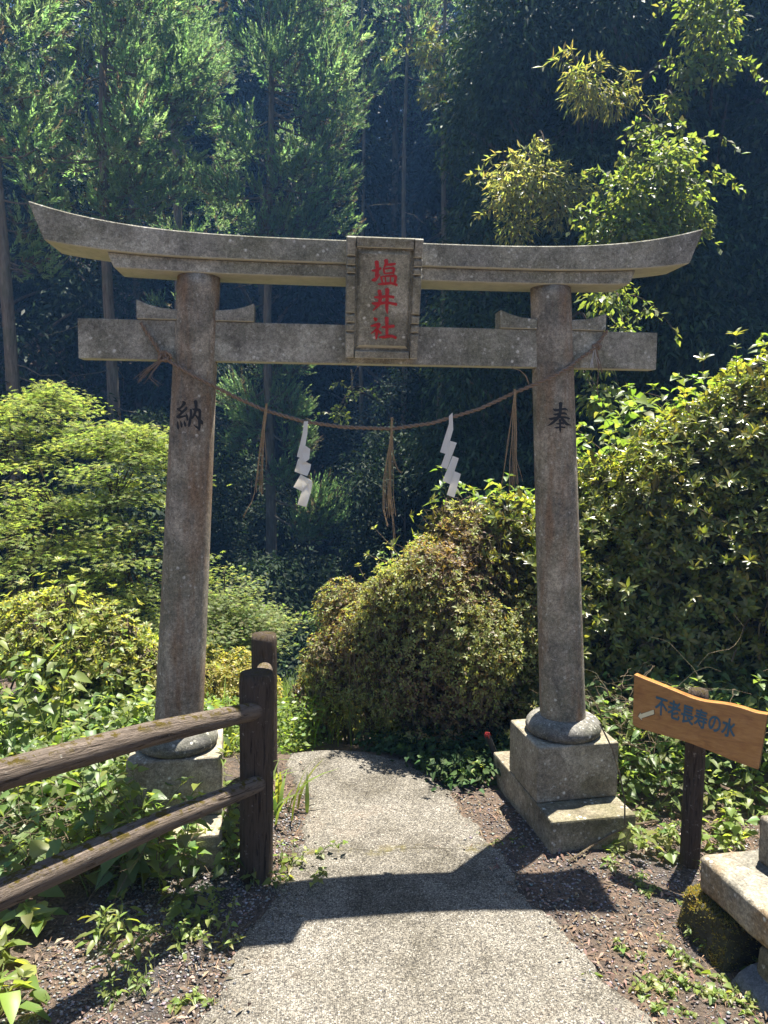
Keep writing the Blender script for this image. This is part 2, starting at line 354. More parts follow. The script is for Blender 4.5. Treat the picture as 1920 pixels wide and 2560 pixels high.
nx, ny = len(gx), len(gy); ii = (np.arange(ny-1)[:, None]*nx+np.arange(nx-1)[None]).ravel()
tag(link('ground', fast_mesh('ground', np.stack([X, Y, Z], -1).reshape(-1, 3), np.stack([ii, ii+1, ii+nx+1, ii+nx], 1).ravel(), 4), SOIL, smooth=True), 'dark gravelly soil sloping down behind the stone gate', None, None, 'structure')

# the path: a slab with a ragged edge that ends where steps go down behind the gate
PL = [(-.78, -3.6), (-.74, -2.2), (-.80, -1.45), (-.64, -1.05), (-.51, -.72), (-.40, -.42), (-.33, -.1), (-.36, .25), (-.41, .55), (-.46, .79)]
PR = [(1.35, -3.6), (1.12, -2.2), (.83, -1.45), (.72, -1.15), (.62, -.86), (.55, -.56), (.49, -.24), (.45, .0), (.41, .2), (.33, .45), (.22, .65), (-.02, .785)]
def resample(p, n):
    p = np.array(p, float); s = np.r_[0, np.cumsum(np.linalg.norm(np.diff(p, axis=0), axis=1))]; q = np.linspace(0, s[-1], n)
    return np.stack([np.interp(q, s, p[:, k]) for k in range(p.shape[1])], 1)
pl = resample(PL, 320); pr = resample(PR, 320)
def ragged(n): return np.convolve(rng.normal(size=n+24), np.ones(25)/25, 'valid')*.085+np.convolve(rng.normal(size=n+8), np.ones(9)/9, 'valid')*.035+rng.normal(size=n)*.006
pl[:, 0] += ragged(320); pr[:, 0] += ragged(320)
K = 40; g = np.linspace(0, 1, K)[None, :, None]; P = pl[:, None]*(1-g)+pr[:, None]*g
zz = -.178+.012*np.sin(math.pi*g[..., 0])*np.ones((320, 1)) + .004*np.sin(P[..., 0]*7)*np.sin(P[..., 1]*5); zz[:, [0, -1]] = -.215
top = np.concatenate([P, zz[..., None]], 2).reshape(-1, 3)
ii = (np.arange(319)[:, None]*K+np.arange(K-1)[None]).ravel()
end = np.concatenate([P[-1], zz[-1][:, None]], 1); low = end.copy(); low[:, 2] -= .35; low[:, 1] += .03
v = np.concatenate([top, end, low]); b = len(top); kk = np.arange(K-1)
idx = np.concatenate([np.stack([ii, ii+1, ii+K+1, ii+K], 1), np.stack([b+kk, b+kk+1, b+K+kk+1, b+K+kk], 1)]).ravel()
tag(link('path', fast_mesh('path', v, idx, 4), PATH, smooth=True), 'pale exposed aggregate concrete path through the gate', None, None, 'structure')
mb = MB()                                                  # steps going down beyond the crest
for k in range(7):
    y0 = .80+.3*k; z0 = -.33-.1*k
    mb.box((-.62-.1*k, y0, z0-.4), (.12-.1*k, y0+.34, z0))
tag(link('steps', mb.mesh('steps', bevel=.01), PATH), 'concrete steps going down behind the path crest', None, None, 'structure')
def on_path(x, y):
    l = np.interp(y, pl[:, 1], pl[:, 0]); r = np.interp(y, np.sort(pr[:, 1]), pr[np.argsort(pr[:, 1]), 0])
    d = np.minimum(x-l, r-x)+.05*np.sin(y*9+x*5)*np.sin(y*23)+.02*np.sin(y*57)
    return (rng.random(np.shape(x)) > np.exp(-np.maximum(d, 0)/.06)) & (d > .0) & (y < .78)

# ------------------------------------------------------------------ stone gate
torii = empty('torii_gate', (0, 0, -.19), 'weathered grey stone torii gate with red lettered plaque over the path', 'torii gate')
def zt(x): return 2.444+.1075*abs(x/1.4345)**4
def zb(x): return 2.349+.051*abs(x/1.377)**5
xs = np.linspace(-1, 1, 61); rings = []
for s in xs:                                               # curved top lintel, ends cut on a slant
    xt, xb = s*1.4345, s*1.377
    rings.append([(xb, -.11, zb(xb)), (xb, .11, zb(xb)), (xt, .112, zt(xt)), (xt, .03, zt(xt)+.012), (xt, -.03, zt(xt)+.012), (xt, -.112, zt(xt))])
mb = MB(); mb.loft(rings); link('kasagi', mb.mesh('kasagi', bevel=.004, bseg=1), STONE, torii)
rings = []
for s in xs:
    xt, xb = s*1.137, s*1.111
    rings.append([(xb, -.09, 2.292+.013*abs(s)**4), (xb, .09, 2.292+.013*abs(s)**4), (xt, .09, zb(xt)-.001), (xt, -.09, zb(xt)-.001)])
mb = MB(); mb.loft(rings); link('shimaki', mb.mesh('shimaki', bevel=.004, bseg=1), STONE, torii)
mb = MB()
for x0, x1 in ((-1.2766, -.2), (-.2, .3), (.3, 1.2766)): pass
rings = [[(x, -.036, 1.938), (x, .036, 1.938), (x, .036, 2.105), (x, -.036, 2.105)] for x in np.linspace(-1.2766, 1.2766, 30)]
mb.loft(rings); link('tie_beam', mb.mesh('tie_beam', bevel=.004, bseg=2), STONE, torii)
PT = {}
for s in (-1, 1):
    th = np.arange(40)*2*math.pi/40; rings = []
    for z in np.linspace(.25, 2.293, 40):
        k = (z-.25)/(2.293-.25); x = s*(.9-.1215*k); r = .1075-.0175*k
        rings.append(np.stack([x+r*np.cos(th), r*np.sin(th), np.full(40, z)], 1))
    mb = MB(); mb.loft(rings); p = link('pillar', mb.mesh('pillar'), PILLAR, torii, True); PT[s] = p
    # wedges that lock the tie beam
    for q, prof in ((-1, ((.108, 2.150), (.15, 2.156), (.20, 2.168), (.248, 2.187))), (1, ((.108, 2.150), (.15, 2.156), (.20, 2.167), (.242, 2.184)))):
        xc = s*.785; mb = MB()
        mb.loft([[(xc+q*(d-.03 if i == 0 else d), -.046, 2.1065), (xc+q*(d-.03 if i == 0 else d), .046, 2.1065), (xc+q*(d-.03 if i == 0 else d), .046, z), (xc+q*(d-.03 if i == 0 else d), -.046, z)] for i, (d, z) in enumerate(prof)])
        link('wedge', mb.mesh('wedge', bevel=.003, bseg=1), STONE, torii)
    # pedestal: plinth, block, ring
    a = math.radians(5); ca, sa = math.cos(a), math.sin(a)
    def turn(x, y, z, s=s): return (s*.905+x*ca-y*sa, x*sa+y*ca, z)
    def blk(x0, x1, y0, y1, z0, z1, n=1):
        m = MB(); m.loft([[turn(x0, y0, z), turn(x1, y0, z), turn(x1, y1, z), turn(x0, y1, z)] for z in (z0, z1)]); return m
    link('plinth', blk(-.20, .2, -.333, .42, -.75, -.0406).mesh('plinth', bevel=.01, bseg=2, cuts=6, rough=.0035, seed=s), PLINTH, torii)
    link('pedestal_block', blk(-.20, .20, -.165, .19, -.039, .224).mesh('pedestal_block', bevel=.012, bseg=3, cuts=6, rough=.003, seed=s+4), BASE, torii)
    prof = [(.0, .226), (.158, .226), (.172, .236), (.178, .254), (.174, .274), (.160, .292), (.138, .303), (.1, .309)]
    mb = MB(); mb.loft([[(s*.9+max(r, .001)*math.cos(t), max(r, .001)*math.sin(t), z) for t in th] for r, z in prof])
    link('base_ring', mb.mesh('base_ring', rough=.002, seed=s+2), TORUS, torii, True)

# ---- brush strokes: each polyline of (x, y, width) becomes a tapering ribbon
def brush(strokes, place, lift0=0.0):
    mb = MB()
    for k, st in enumerate(strokes):
        p = np.array(st, float); n = len(p)
        s = np.r_[0, np.cumsum(np.linalg.norm(np.diff(p[:, :2], axis=0), axis=1))]; q = np.linspace(0, s[-1], n*5)
        def cr(j):
            return np.interp(q, s, p[:, j])
        P = np.stack([cr(0), cr(1)], 1); ker = np.array([1, 2, 3, 2, 1])/9
        Q = np.stack([np.convolve(np.pad(P[:, j], 2, 'edge'), ker, 'valid') for j in (0, 1)], 1); Q[0], Q[-1] = P[0], P[-1]
        W = cr(2)/2; T = nrm(np.gradient(Q, axis=0)); S = np.stack([-T[:, 1], T[:, 0]], 1)
        Lf = np.concatenate([(Q[0]-T[0]*W[0]*.5)[None], Q+S*W[:, None], (Q[-1]+T[-1]*W[-1]*.5)[None]]); Rt = np.concatenate([(Q[0]-T[0]*W[0]*.5)[None], Q-S*W[:, None], (Q[-1]+T[-1]*W[-1]*.5)[None]])
        v = []; f = []
        for lay in (lift0-.003, lift0+.0001*k+.0002):
            for a, b in zip(Lf, Rt): v += [place(a[0], a[1], lay), place(b[0], b[1], lay)]
        m = len(Lf)
        for i in range(m-1):
            o = 2*m; f.append((o+2*i, o+2*i+1, o+2*i+3, o+2*i+2))
            f.append((2*i, 2*i+2, o+2*i+2, o+2*i)); f.append((2*i+1, o+2*i+1, o+2*i+3, 2*i+3))
        mb.add(v, f)
    return mb
OSA = [[(610, 385, 50), (690, 460, 150), (590, 590, 95), (500, 680, 80), (420, 715, 100)], [(390, 690, 90), (470, 750, 90), (590, 830, 70)], [(760, 620, 60), (760, 690, 120), (640, 800, 110), (500, 930, 95), (410, 1020, 90)],
       [(365, 1000, 60), (430, 1060, 110), (560, 1030, 90), (740, 990, 75)], [(742, 870, 14), (790, 1020, 105), (815, 1150, 80), (815, 1190, 30)], [(390, 1210, 14), (405, 1390, 100), (425, 1500, 85), (435, 1555, 20)], [(515, 1185, 14), (560, 1330, 90), (570, 1430, 75), (565, 1480, 20)], [(668, 1185, 14), (705, 1320, 108), (720, 1400, 80), (722, 1445, 20)],
       [(940, 720, 90), (955, 820, 112), (958, 960, 100), (920, 1150, 112), (890, 1330, 110), (860, 1450, 40)], [(1000, 695, 30), (1090, 730, 100), (1210, 730, 120), (1310, 750, 130), (1325, 900, 110), (1295, 1150, 110), (1305, 1400, 105), (1285, 1600, 60)], [(1300, 1530, 100), (1190, 1460, 80), (1060, 1365, 12)],
       [(1130, 370, 150), (1160, 500, 130), (1155, 700, 110), (1120, 860, 100), (1060, 1000, 90), (985, 1100, 70)], [(1120, 940, 50), (1250, 1090, 105), (1390, 1240, 130), (1430, 1345, 60)]]
HOU = [[(930, 255, 150), (920, 400, 112), (915, 600, 110), (880, 750, 125), (770, 880, 110), (600, 1030, 90), (390, 1142, 12)], [(640, 470, 25), (700, 535, 95), (800, 530, 95), (950, 505, 75), (1090, 480, 85), (1200, 540, 35)], [(650, 690, 25), (740, 700, 85), (900, 660, 70), (1080, 645, 85), (1160, 695, 45)],
       [(460, 855, 25), (560, 870, 92), (850, 800, 88), (1130, 805, 80), (1270, 865, 60)], [(940, 800, 60), (1040, 930, 110), (1150, 1060, 110), (1335, 1107, 12)], [(905, 890, 110), (910, 1000, 72), (905, 1100, 70), (912, 1270, 80), (910, 1392, 8)], [(752, 1040, 25), (850, 1050, 62), (990, 1015, 80), (1040, 1065, 40)], [(690, 1192, 15), (780, 1198, 72), (950, 1165, 60), (1090, 1195, 60)]]
def pillar_place(s, u0, v0, k):                            # crop pixels -> the pillar's curved face
    def f(x, y, lift):
        u, v = u0+x/k, v0+y/k; p = on_y(u, v, -.095); z = p[2]; kk = (z-.25)/2.043; xc = s*(.9-.1215*kk); r = .1075-.0175*kk
        dx = p[0]-xc; dx = max(-r*.97, min(r*.97, dx)); p = on_y(u, v, -math.sqrt(r*r-dx*dx)); dx = max(-r*.97, min(r*.97, p[0]-xc)); rr = r+lift+.0006
        return (xc+dx/r*rr, -math.sqrt(r*r-dx*dx)/r*rr, p[2])
    return f
link('inscription', brush(OSA, pillar_place(-1, 420, 980, 16.59)).mesh('inscription'), INK, PT[-1])
link('inscription', brush(HOU, pillar_place(1, 1340, 990, 15.08)).mesh('inscription'), INK, PT[1])

# ---- name plaque, leaning forward
TL, TR, BL, BR = [np.array(p) for p in ((-.157, -.235, 2.427), (.161, -.235, 2.427), (-.154, -.085, 1.955), (.164, -.085, 1.955))]
nf = nrm(np.cross(TR-TL, BL-TL)); nf = nf if nf[1] < 0 else -nf
def pq(s, t, n=0): return (TL*(1-s)*(1-t)+TR*s*(1-t)+BL*(1-s)*t+BR*s*t)+nf*n
def pbox(s0, s1, t0, t1, n0, n1, inset=0):
    m = MB(); i, j = inset, inset*.67
    m.loft([[pq(s0, t0, n0), pq(s1, t0, n0), pq(s1, t1, n0), pq(s0, t1, n0)], [pq(s0+i, t0+j, n1), pq(s1-i, t0+j, n1), pq(s1-i, t1-j, n1), pq(s0+i, t1-j, n1)]]); return m
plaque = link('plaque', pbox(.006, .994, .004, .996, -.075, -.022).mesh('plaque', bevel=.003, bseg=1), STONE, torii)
mb = MB(); rows = [0, .158, .232, .296, .62, .70, .775, 1]    # frame side bars scalloped into blocks
for s0, s1 in ((0, .125), (.875, 1)):
    for a, b in zip(rows[:-1], rows[1:]):
        q = pbox(s0, s1, a+(.004 if a else 0), b-(.004 if b < 1 else 0), -.0218, 0, .012); mb.add(q.v[0], q.f)
for t0, t1 in ((0, .085), (.93, 1)): q = pbox(.126, .874, t0, t1, -.0218, -.001, .006); mb.add(q.v[0], q.f)
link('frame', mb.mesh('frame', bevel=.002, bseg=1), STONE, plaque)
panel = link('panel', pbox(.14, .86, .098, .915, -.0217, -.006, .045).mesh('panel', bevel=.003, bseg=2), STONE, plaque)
KAN = [[(590, 520, 60), (602, 640, 50), (590, 740, 55)], [(520, 655, 20), (580, 652, 45), (655, 615, 30)], [(522, 795, 25), (565, 790, 55), (640, 705, 12)], [(722, 495, 60), (732, 545, 50), (685, 620, 10)], [(720, 565, 25), (800, 560, 42), (862, 545, 28)],
       [(690, 620, 26), (702, 690, 28)], [(690, 628, 22), (790, 608, 30), (845, 612, 46), (828, 690, 28)], [(700, 692, 18), (832, 676, 30)], [(652, 735, 26), (682, 842, 28)], [(650, 740, 20), (780, 722, 28), (872, 722, 46), (850, 830, 32)], [(715, 742, 20), (725, 825, 20)], [(790, 738, 20), (790, 822, 20)], [(612, 850, 20), (680, 843, 40), (800, 826, 36), (888, 852, 36)],
       [(562, 1042, 20), (620, 1042, 46), (760, 1020, 36), (842, 1035, 42)], [(526, 1130, 20), (580, 1142, 52), (740, 1112, 36), (884, 1140, 44)], [(630, 940, 56), (652, 1040, 46), (628, 1150, 46), (542, 1242, 10)], [(745, 912, 60), (745, 1040, 46), (740, 1200, 46), (750, 1278, 16)],
       [(558, 1350, 25), (590, 1380, 62)], [(512, 1475, 22), (580, 1460, 46), (645, 1430, 40), (600, 1520, 40), (512, 1592, 8)], [(602, 1525, 36), (595, 1600, 42), (590, 1672, 22)], [(612, 1530, 18), (658, 1582, 40)], [(668, 1492, 22), (740, 1482, 46), (848, 1465, 46)], [(740, 1338, 56), (746, 1480, 42), (745, 1622, 40)], [(632, 1642, 22), (720, 1636, 46), (820, 1616, 42), (878, 1648, 42)]]
def plaque_place(x, y, lift):
    t = (y-180)/1800; xl = 160-15*t; xr = 1275-75*t
    return tuple(pq((x-xl)/(xr-xl), t, -.0045+lift))
link('lettering', brush(KAN, plaque_place).mesh('lettering'), RED, plaque)

# ------------------------------------------------------------------ straw rope with tassels, paper streamers
rope = empty('straw_rope', (0, -.1, 1.66), 'brown twisted straw rope slung between the two stone pillars', 'rope')
RP = [(352, 806, -.052), (380, 850, -.052), (408, 892, -.055), (432, 908, -.075), (450, 918, -.102), (490, 942, -.115), (540, 968, -.09), (600, 998, -.075), (660, 1025, -.07), (760, 1054, -.07), (860, 1068, -.07), (980, 1072, -.07), (1080, 1058, -.07), (1200, 1022, -.07), (1290, 980, -.075), (1335, 962, -.098), (1390, 937, -.115), (1428, 915, -.09), (1445, 900, -.056), (1480, 876, -.052), (1500, 852, -.052), (1518, 826, -.052)]
rp = resample([on_y(*q) for q in RP], 420); L = np.r_[0, np.cumsum(np.linalg.norm(np.diff(rp, axis=0), axis=1))]
T = nrm(np.gradient(rp, axis=0)); A = nrm(np.cross(T, [0, 1, .01])); B = np.cross(T, A); mb = MB()
for ph in (0, math.pi):
    an = (L*120+ph)[:, None]; mb.tube(rp+(np.cos(an)*A+np.sin(an)*B)*.0043, .0049, 6, wob=.08)
link('cord', mb.mesh('cord'), ROPE, rope, True)
def bundle(mb, pts, n, spread, r=.0016, y=-.1):
    P = np.array([on_y(u, v, y) for u, v in pts])
    for k in range(n):
        d = rng.normal(size=3)*spread; m = np.linspace(.15, 1, len(P))[:, None]; mb.tube(resample(P+d*m+rng.normal(size=P.shape)*.002, 14), np.linspace(r, r*.6, 14), 4)
def zz_(x, y, k, u0, v0): return (u0+x/k, v0+y/k)
A1 = lambda *p: [zz_(x, y, 4.88, 560, 940) for x, y in p]; A2 = lambda *p: [zz_(x, y, 3.95, 900, 940) for x, y in p]
mb = MB()
bundle(mb, A1((520, 340), (500, 480), (460, 800), (430, 1100), (420, 1400)), 5, .006); bundle(mb, A1((520, 340), (505, 480), (480, 800), (470, 1150), (465, 1430)), 5, .005)
bundle(mb, A1((520, 340), (500, 480), (440, 850), (400, 1200), (375, 1450), (330, 1590), (255, 1650), (250, 1710)), 2, .004); bundle(mb, A1((520, 400), (495, 600), (500, 850), (520, 1000), (515, 1140)), 1, .002)
link('straw_tassel', mb.mesh('straw_tassel'), STRAW, rope)
mb = MB()
bundle(mb, A2((315, 410), (310, 540), (300, 800), (295, 1000), (290, 1200), (297, 1390)), 5, .007); bundle(mb, A2((318, 410), (312, 540), (280, 800), (235, 1030), (240, 1330), (275, 1480)), 3, .006)
bundle(mb, A2((318, 410), (315, 540), (300, 900), (290, 1150), (330, 1400), (345, 1610)), 3, .005); bundle(mb, A2((312, 410), (316, 560), (322, 900), (325, 1180), (352, 1375)), 2, .005)
bundle(mb, A2((312, 540), (322, 760), (350, 860), (385, 930), (425, 950)), 2, .003); bundle(mb, A2((312, 540), (275, 830), (255, 1130), (262, 1330), (250, 1400)), 2, .006)
link('straw_tassel', mb.mesh('straw_tassel'), STRAW, rope)
mb = MB()
bundle(mb, A2((1528, 130), (1525, 250), (1522, 500), (1520, 850), (1500, 1110)), 4, .005); bundle(mb, A2((1528, 130), (1520, 250), (1465, 650), (1430, 950), (1410, 1090)), 2, .005)
bundle(mb, A2((1528, 130), (1520, 250), (1500, 560), (1475, 850), (1475, 1150)), 2, .004); bundle(mb, A2((1528, 130), (1535, 250), (1540, 600), (1535, 850), (1550, 1070)), 3, .004); bundle(mb, A2((1530, 250), (1540, 600), (1535, 830), (1570, 940), (1585, 1040)), 1, .003)
link('straw_tassel', mb.mesh('straw_tassel'), STRAW, rope)
mb = MB(); kc = on_y(412, 893, -.06)                         # knots where the rope is tied on the beam
for k in range(9):
    c = kc+rng.normal(size=3)*(.009, .004, .011); d = rdir(1)[0]*(1, .5, 1); e = np.cross(d, rdir(1)[0]); th = np.linspace(0, 2*math.pi, 15)
    mb.tube([c+.016*(math.cos(a)*d+math.sin(a)*e) for a in th], .0058, 6)
bundle(mb, [(410, 895), (390, 910), (372, 925), (350, 950)], 14, .012, .0017, -.06); bundle(mb, [(410, 895), (380, 930), (375, 945), (400, 965)], 3, .008, .0014, -.06)
link('knot', mb.mesh('knot'), ROPE, rope)
mb = MB(); kc = on_y(1492, 865, -.055)
for k in range(5):
    c = kc+rng.normal(size=3)*(.006, .003, .006); d = rdir(1)[0]*(1, .5, 1); e = np.cross(d, rdir(1)[0]); th = np.linspace(0, 2*math.pi, 13)
    mb.tube([c+.012*(math.cos(a)*d+math.sin(a)*e) for a in th], .005, 6)
bundle(mb, [(1490, 868), (1497, 920), (1495, 950), (1494, 985), (1502, 1004)], 3, .002, .0015, -.06); bundle(mb, [(1490, 868), (1500, 905), (1505, 930)], 4, .005, .0016, -.055)
link('knot', mb.mesh('knot'), ROPE, rope)
mb = MB(); bundle(mb, [(1487, 866), (1484, 885), (1480, 905), (1478, 920)], 5, .004, .0016, -.055); bundle(mb, [(1488, 866), (1492, 890), (1498, 910)], 5, .005, .0016, -.055)
link('fibre_tuft', mb.mesh('fibre_tuft'), FIBRE, rope)
mb = MB(); bundle(mb, [(1280, 920), (1300, 925), (1316, 940), (1324, 962)], 3, .003, .0014, -.085); link('loose_strand', mb.mesh('loose_strand'), STRAW, rope)
def streamer(label, k, u0, v0, polys):
    mb = MB()
    for i, p in enumerate(polys):
        y = -.085-.003*i; n = len(p); cx = np.mean([q[0] for q in p])
        F = [on_y(u0+a/k, v0+b/k, y+(.006*((a-cx)/60)**2)) for a, b in p]; Bk = [q+np.array([0, .0006, 0]) for q in F]
        mb.add(F+Bk, [tuple(range(n)), tuple(range(n, 2*n))[::-1]]+[(j, (j+1) % n, n+(j+1) % n, n+j) for j in range(n)])
    tag(link('paper_streamer', mb.mesh('paper_streamer'), PAPER), label, 'paper streamer', 'white paper streamers hanging from the rope')
streamer('white zigzag paper streamer with curled lower fold, hanging from the left half of the rope', 4.88, 560, 940, [[(975, 555), (1025, 550), (1018, 700), (965, 1010), (888, 985), (960, 690)], [(995, 850), (1052, 890), (1042, 1010), (985, 1060), (905, 1030), (950, 940)], [(905, 1010), (985, 1040), (1062, 1078), (1050, 1140), (1015, 1222), (935, 1195), (860, 1165)], [(935, 1200), (1000, 1240), (1078, 1280), (1040, 1330), (965, 1412), (845, 1355)], [(1045, 1290), (1082, 1300), (1060, 1420), (1005, 1597), (895, 1570), (950, 1400)]])
streamer('flat white zigzag paper streamer hanging from the right half of the rope', 3.95, 900, 940, [[(880, 395), (914, 360), (921, 530), (850, 770), (790, 752), (878, 470)], [(890, 640), (956, 660), (860, 918), (796, 897)], [(915, 788), (976, 812), (890, 1069), (815, 1035)], [(932, 940), (996, 966), (932, 1202), (857, 1172)]])

# ------------------------------------------------------------------ fence
fence = empty('wooden_fence', (-.53, -.43, -.2), 'weathered brown log fence with two mossy rails left of the path', 'fence')
def log(name, pts, r, m, parent, seg=18, n=40, wobble=.04, seed=0, flat=.0):
    P = resample(pts, n); Rr = np.interp(np.linspace(0, 1, n), np.linspace(0, 1, len(np.atleast_1d(r))), np.atleast_1d(r))
    t = nrm(np.gradient(P, axis=0)); a0 = nrm(np.cross(t[0], [.1, .95, .3] if abs(t[0][2]) > .7 else [0, 0, 1])); rings = []; gr = []
    s = np.r_[0, np.cumsum(np.linalg.norm(np.diff(P, axis=0), axis=1))]; th = np.arange(seg)*2*math.pi/seg
    lo = np.sin(th*3+seed)*.5+np.sin(th*5+seed*2)*.5
    for i in range(n):
        a = nrm(a0-t[i]*np.dot(a0, t[i])); b = np.cross(t[i], a)
        rr = Rr[i]*(1+wobble*lo*(1+.6*math.sin(s[i]*6+seed))+rng.normal(size=seg)*.006)
        if i in (0, n-1): rr = rr*.93
        rings.append(P[i]+(np.cos(th)*rr)[:, None]*a+(np.sin(th)*rr)[:, None]*b); gr.append(np.stack([np.full(seg, s[i]), np.cos(th)*Rr[i], np.sin(th)*Rr[i]], 1))
    v = np.concatenate(rings+[P[:1]-t[0]*.002, P[-1:]+t[-1]*.002]); g2 = np.concatenate(gr+[[[0, 0, 0]], [[s[-1], 0, 0]]])
    f = [(i*seg+j, i*seg+(j+1) % seg, (i+1)*seg+(j+1) % seg, (i+1)*seg+j) for i in range(n-1) for j in range(seg)]
    f += [((j+1) % seg, j, n*seg) for j in range(seg)]+[((n-1)*seg+j, (n-1)*seg+(j+1) % seg, n*seg+1) for j in range(seg)]
    me = bpy.data.meshes.new(name); me.from_pydata(v.tolist(), [], f); me.update()
    at_ = me.attributes.new('grain', 'FLOAT_VECTOR', 'POINT'); at_.data.foreach_set('vector', g2.astype(np.float32).ravel()+seed*.37)
    return link(name, me, m, parent, True)
p1 = at(640, 1700, 2.97); p2 = np.array([-.55, .66, 0])
log('post', [(p1[0]-.006, p1[1], -.45), (p1[0]+.004, p1[1], .672)], .068, POST, fence, 20, seed=1.)
fz = at(660, 1585, 3.95); log('post', [(fz[0], fz[1], -.7), (fz[0], fz[1], fz[2])], .068, POST, fence, 20, seed=2.)
U0, U1 = at(632, 1778, 2.92), at(0, 1938, 2.08); log('rail', [U0+(U0-U1)*.02, U0*.5+U1*.5+np.array([0, 0, .012]), U1, U1+(U1-U0)*.75], [.036, .042, .044, .044], RAIL, fence, 20, 70, .05, 3.)
U0, U1 = at(640, 1962, 2.93), at(0, 2238, 2.08); log('rail', [U0+(U0-U1)*.02, U0*.55+U1*.45+np.array([0, 0, .01]), U1, U1+(U1-U0)*.75], [.032, .040, .043, .043], RAIL, fence, 20, 70, .06, 4.)
q = at(0, 1938, 2.08); q = q+(q-at(632, 1778, 2.92))*.72; log('post', [(q[0], q[1], -.4), (q[0], q[1], .85)], .068, POST, fence, 20, seed=5.)
a = at(645, 1722, 3.05); b = at(662, 1673, 3.95); log('rail', [a+(b-a)*.08, a*.5+b*.5, b], [.043, .043, .042], RAIL, fence, 18, 30, .04, 6.)
a = a+np.array([0, 0, -.3]); b = b+np.array([0, 0, -.3]); log('rail', [a+(b-a)*.08, b], [.04, .04], RAIL, fence, 18, 30, .04, 7.)

# ------------------------------------------------------------------ sign on its post
sign = empty('wooden_signpost', (1.33, -.46, -.19), 'varnished orange wooden signboard with blue lettering and pale arrow on a dark post', 'signpost')
STL, SBL, STR, SBR = at(1585, 1686, 3.15), at(1581, 1815, 3.15), at(1919, 1786, 2.86), at(1896, 1925, 2.86)
ns = nrm(np.cross(STR-STL, SBL-STL)); ns = ns if ns[1] < 0 else -ns
def sq(s, t, n=0): return STL*(1-s)*(1-t)+STR*s*(1-t)+SBL*(1-s)*t+SBR*s*t+ns*n
TOPW = [(0, .0), (.08, .025), (.2, .05), (.34, .085), (.46, .115), (.56, .11), (.64, .07), (.74, .03), (.84, .02), (.92, .035), (1, 0)]; BOTW = [(0, .95), (.012, .985), (.035, 1.0), (.2, .985), (.38, .955), (.5, .95), (.62, .965), (.8, .995), (.97, 1.0), (1, .995)]
ss = np.unique(np.r_[np.linspace(0, 1, 60), .006, .012, .02, .03]); tw = np.interp(ss, *np.array(TOPW).T); bw = np.interp(ss, *np.array(BOTW).T)
tw = np.convolve(np.pad(tw, 2, 'edge'), np.ones(5)/5, 'valid')
mb = MB(); mb.loft([[sq(s, a, 0), sq(s, b_, 0), sq(s, b_, -.045), sq(s, a, -.045)] for s, a, b_ in zip(ss, tw, bw)])
me = mb.mesh('board', bevel=.003, bseg=2); board = link('board', me, [BOARD, BOARDEDGE], sign)
for p in me.polygons:
    if abs(np.dot(np.array(p.normal), ns)) < .6: p.material_index = 0 if p.normal.z > .5 else 1
px = at(1752, 1900, 3.09)
log('post', [(px[0], px[1]+.05, -.35), (px[0]+.004, px[1]+.05, at(1761, 1722, 3.09)[2]-.012)], .041, POST, sign, 18, 30, .03, 9.)
cu = bpy.data.curves.new('sign_text', 'FONT'); cu.body = '不老長寿の水'; cu.size = 1.0; cu.space_character = 1.0
to = bpy.data.objects.new('sign_text', cu); C.collection.objects.link(to); bpy.context.view_layer.update()
tm = bpy.data.meshes.new_from_object(to.evaluated_get(bpy.context.evaluated_depsgraph_get())); bpy.data.objects.remove(to)
V = np.zeros(len(tm.vertices)*3); tm.vertices.foreach_get('co', V); V = V.reshape(-1, 3)
u0, u1 = V[:, 0].min(), V[:, 0].max(); c0, c1 = V[:, 1].min(), V[:, 1].max(); print('text extents', u0, u1, c0, c1, len(V))
def text_uv(x, y):                                          # lettering rises along the same slant as in the photograph
    k = (x-u0)/(u1-u0); m = (y-c0)/(c1-c0); s = .185+(.80-.185)*k
    tmid = .425-.0*k; hh = .35-.02*k
    return s, tmid+hh*(.5-m)+.012
polys = [tuple(p.vertices) for p in tm.polygons]; mb = MB()
for i, (ox, oy) in enumerate([(0, 0), (.026, 0), (-.026, 0), (0, .02), (0, -.02), (.018, .014), (-.018, .014), (.018, -.014), (-.018, -.014)]):
    mb.add([sq(*text_uv(x+ox, y+oy), .0012+.00008*i) for x, y, _ in V], polys)
tm = mb.mesh('lettering')
bm = bmesh.new(); bm.from_mesh(tm); r_ = bmesh.ops.extrude_face_region(bm, geom=bm.faces[:]); bmesh.ops.translate(bm, vec=Vector(ns*.0012), verts=[g for g in r_['geom'] if isinstance(g, bmesh.types.BMVert)]); bm.to_mesh(tm); bm.free()
link('lettering', tm, BLUEINK, board)
def flat(pts, n0, n1):
    mb = MB(); k = len(pts); mb.add([sq(s, t, n0) for s, t in pts]+[sq(s, t, n1) for s, t in pts], [tuple(range(k)), tuple(range(k, 2*k))]+[(j, (j+1) % k, k+(j+1) % k, k+j) for j in range(k)]); return mb
def arr(g): return [(.048-g*1.6, .776), (.065-g*.5, .69-g*4), (.070, .715-g*2), (.173+g, .553-g*2), (.179+g, .63+g*2), (.076, .79+g*2), (.080+g*.5, .825+g*4)]
link('arrow_outline', flat(arr(.004), .0004, .001).mesh('arrow_outline'), ARROWRIM, board); link('arrow', flat(arr(0), .0012, .0022).mesh('arrow'), ARROW, board)

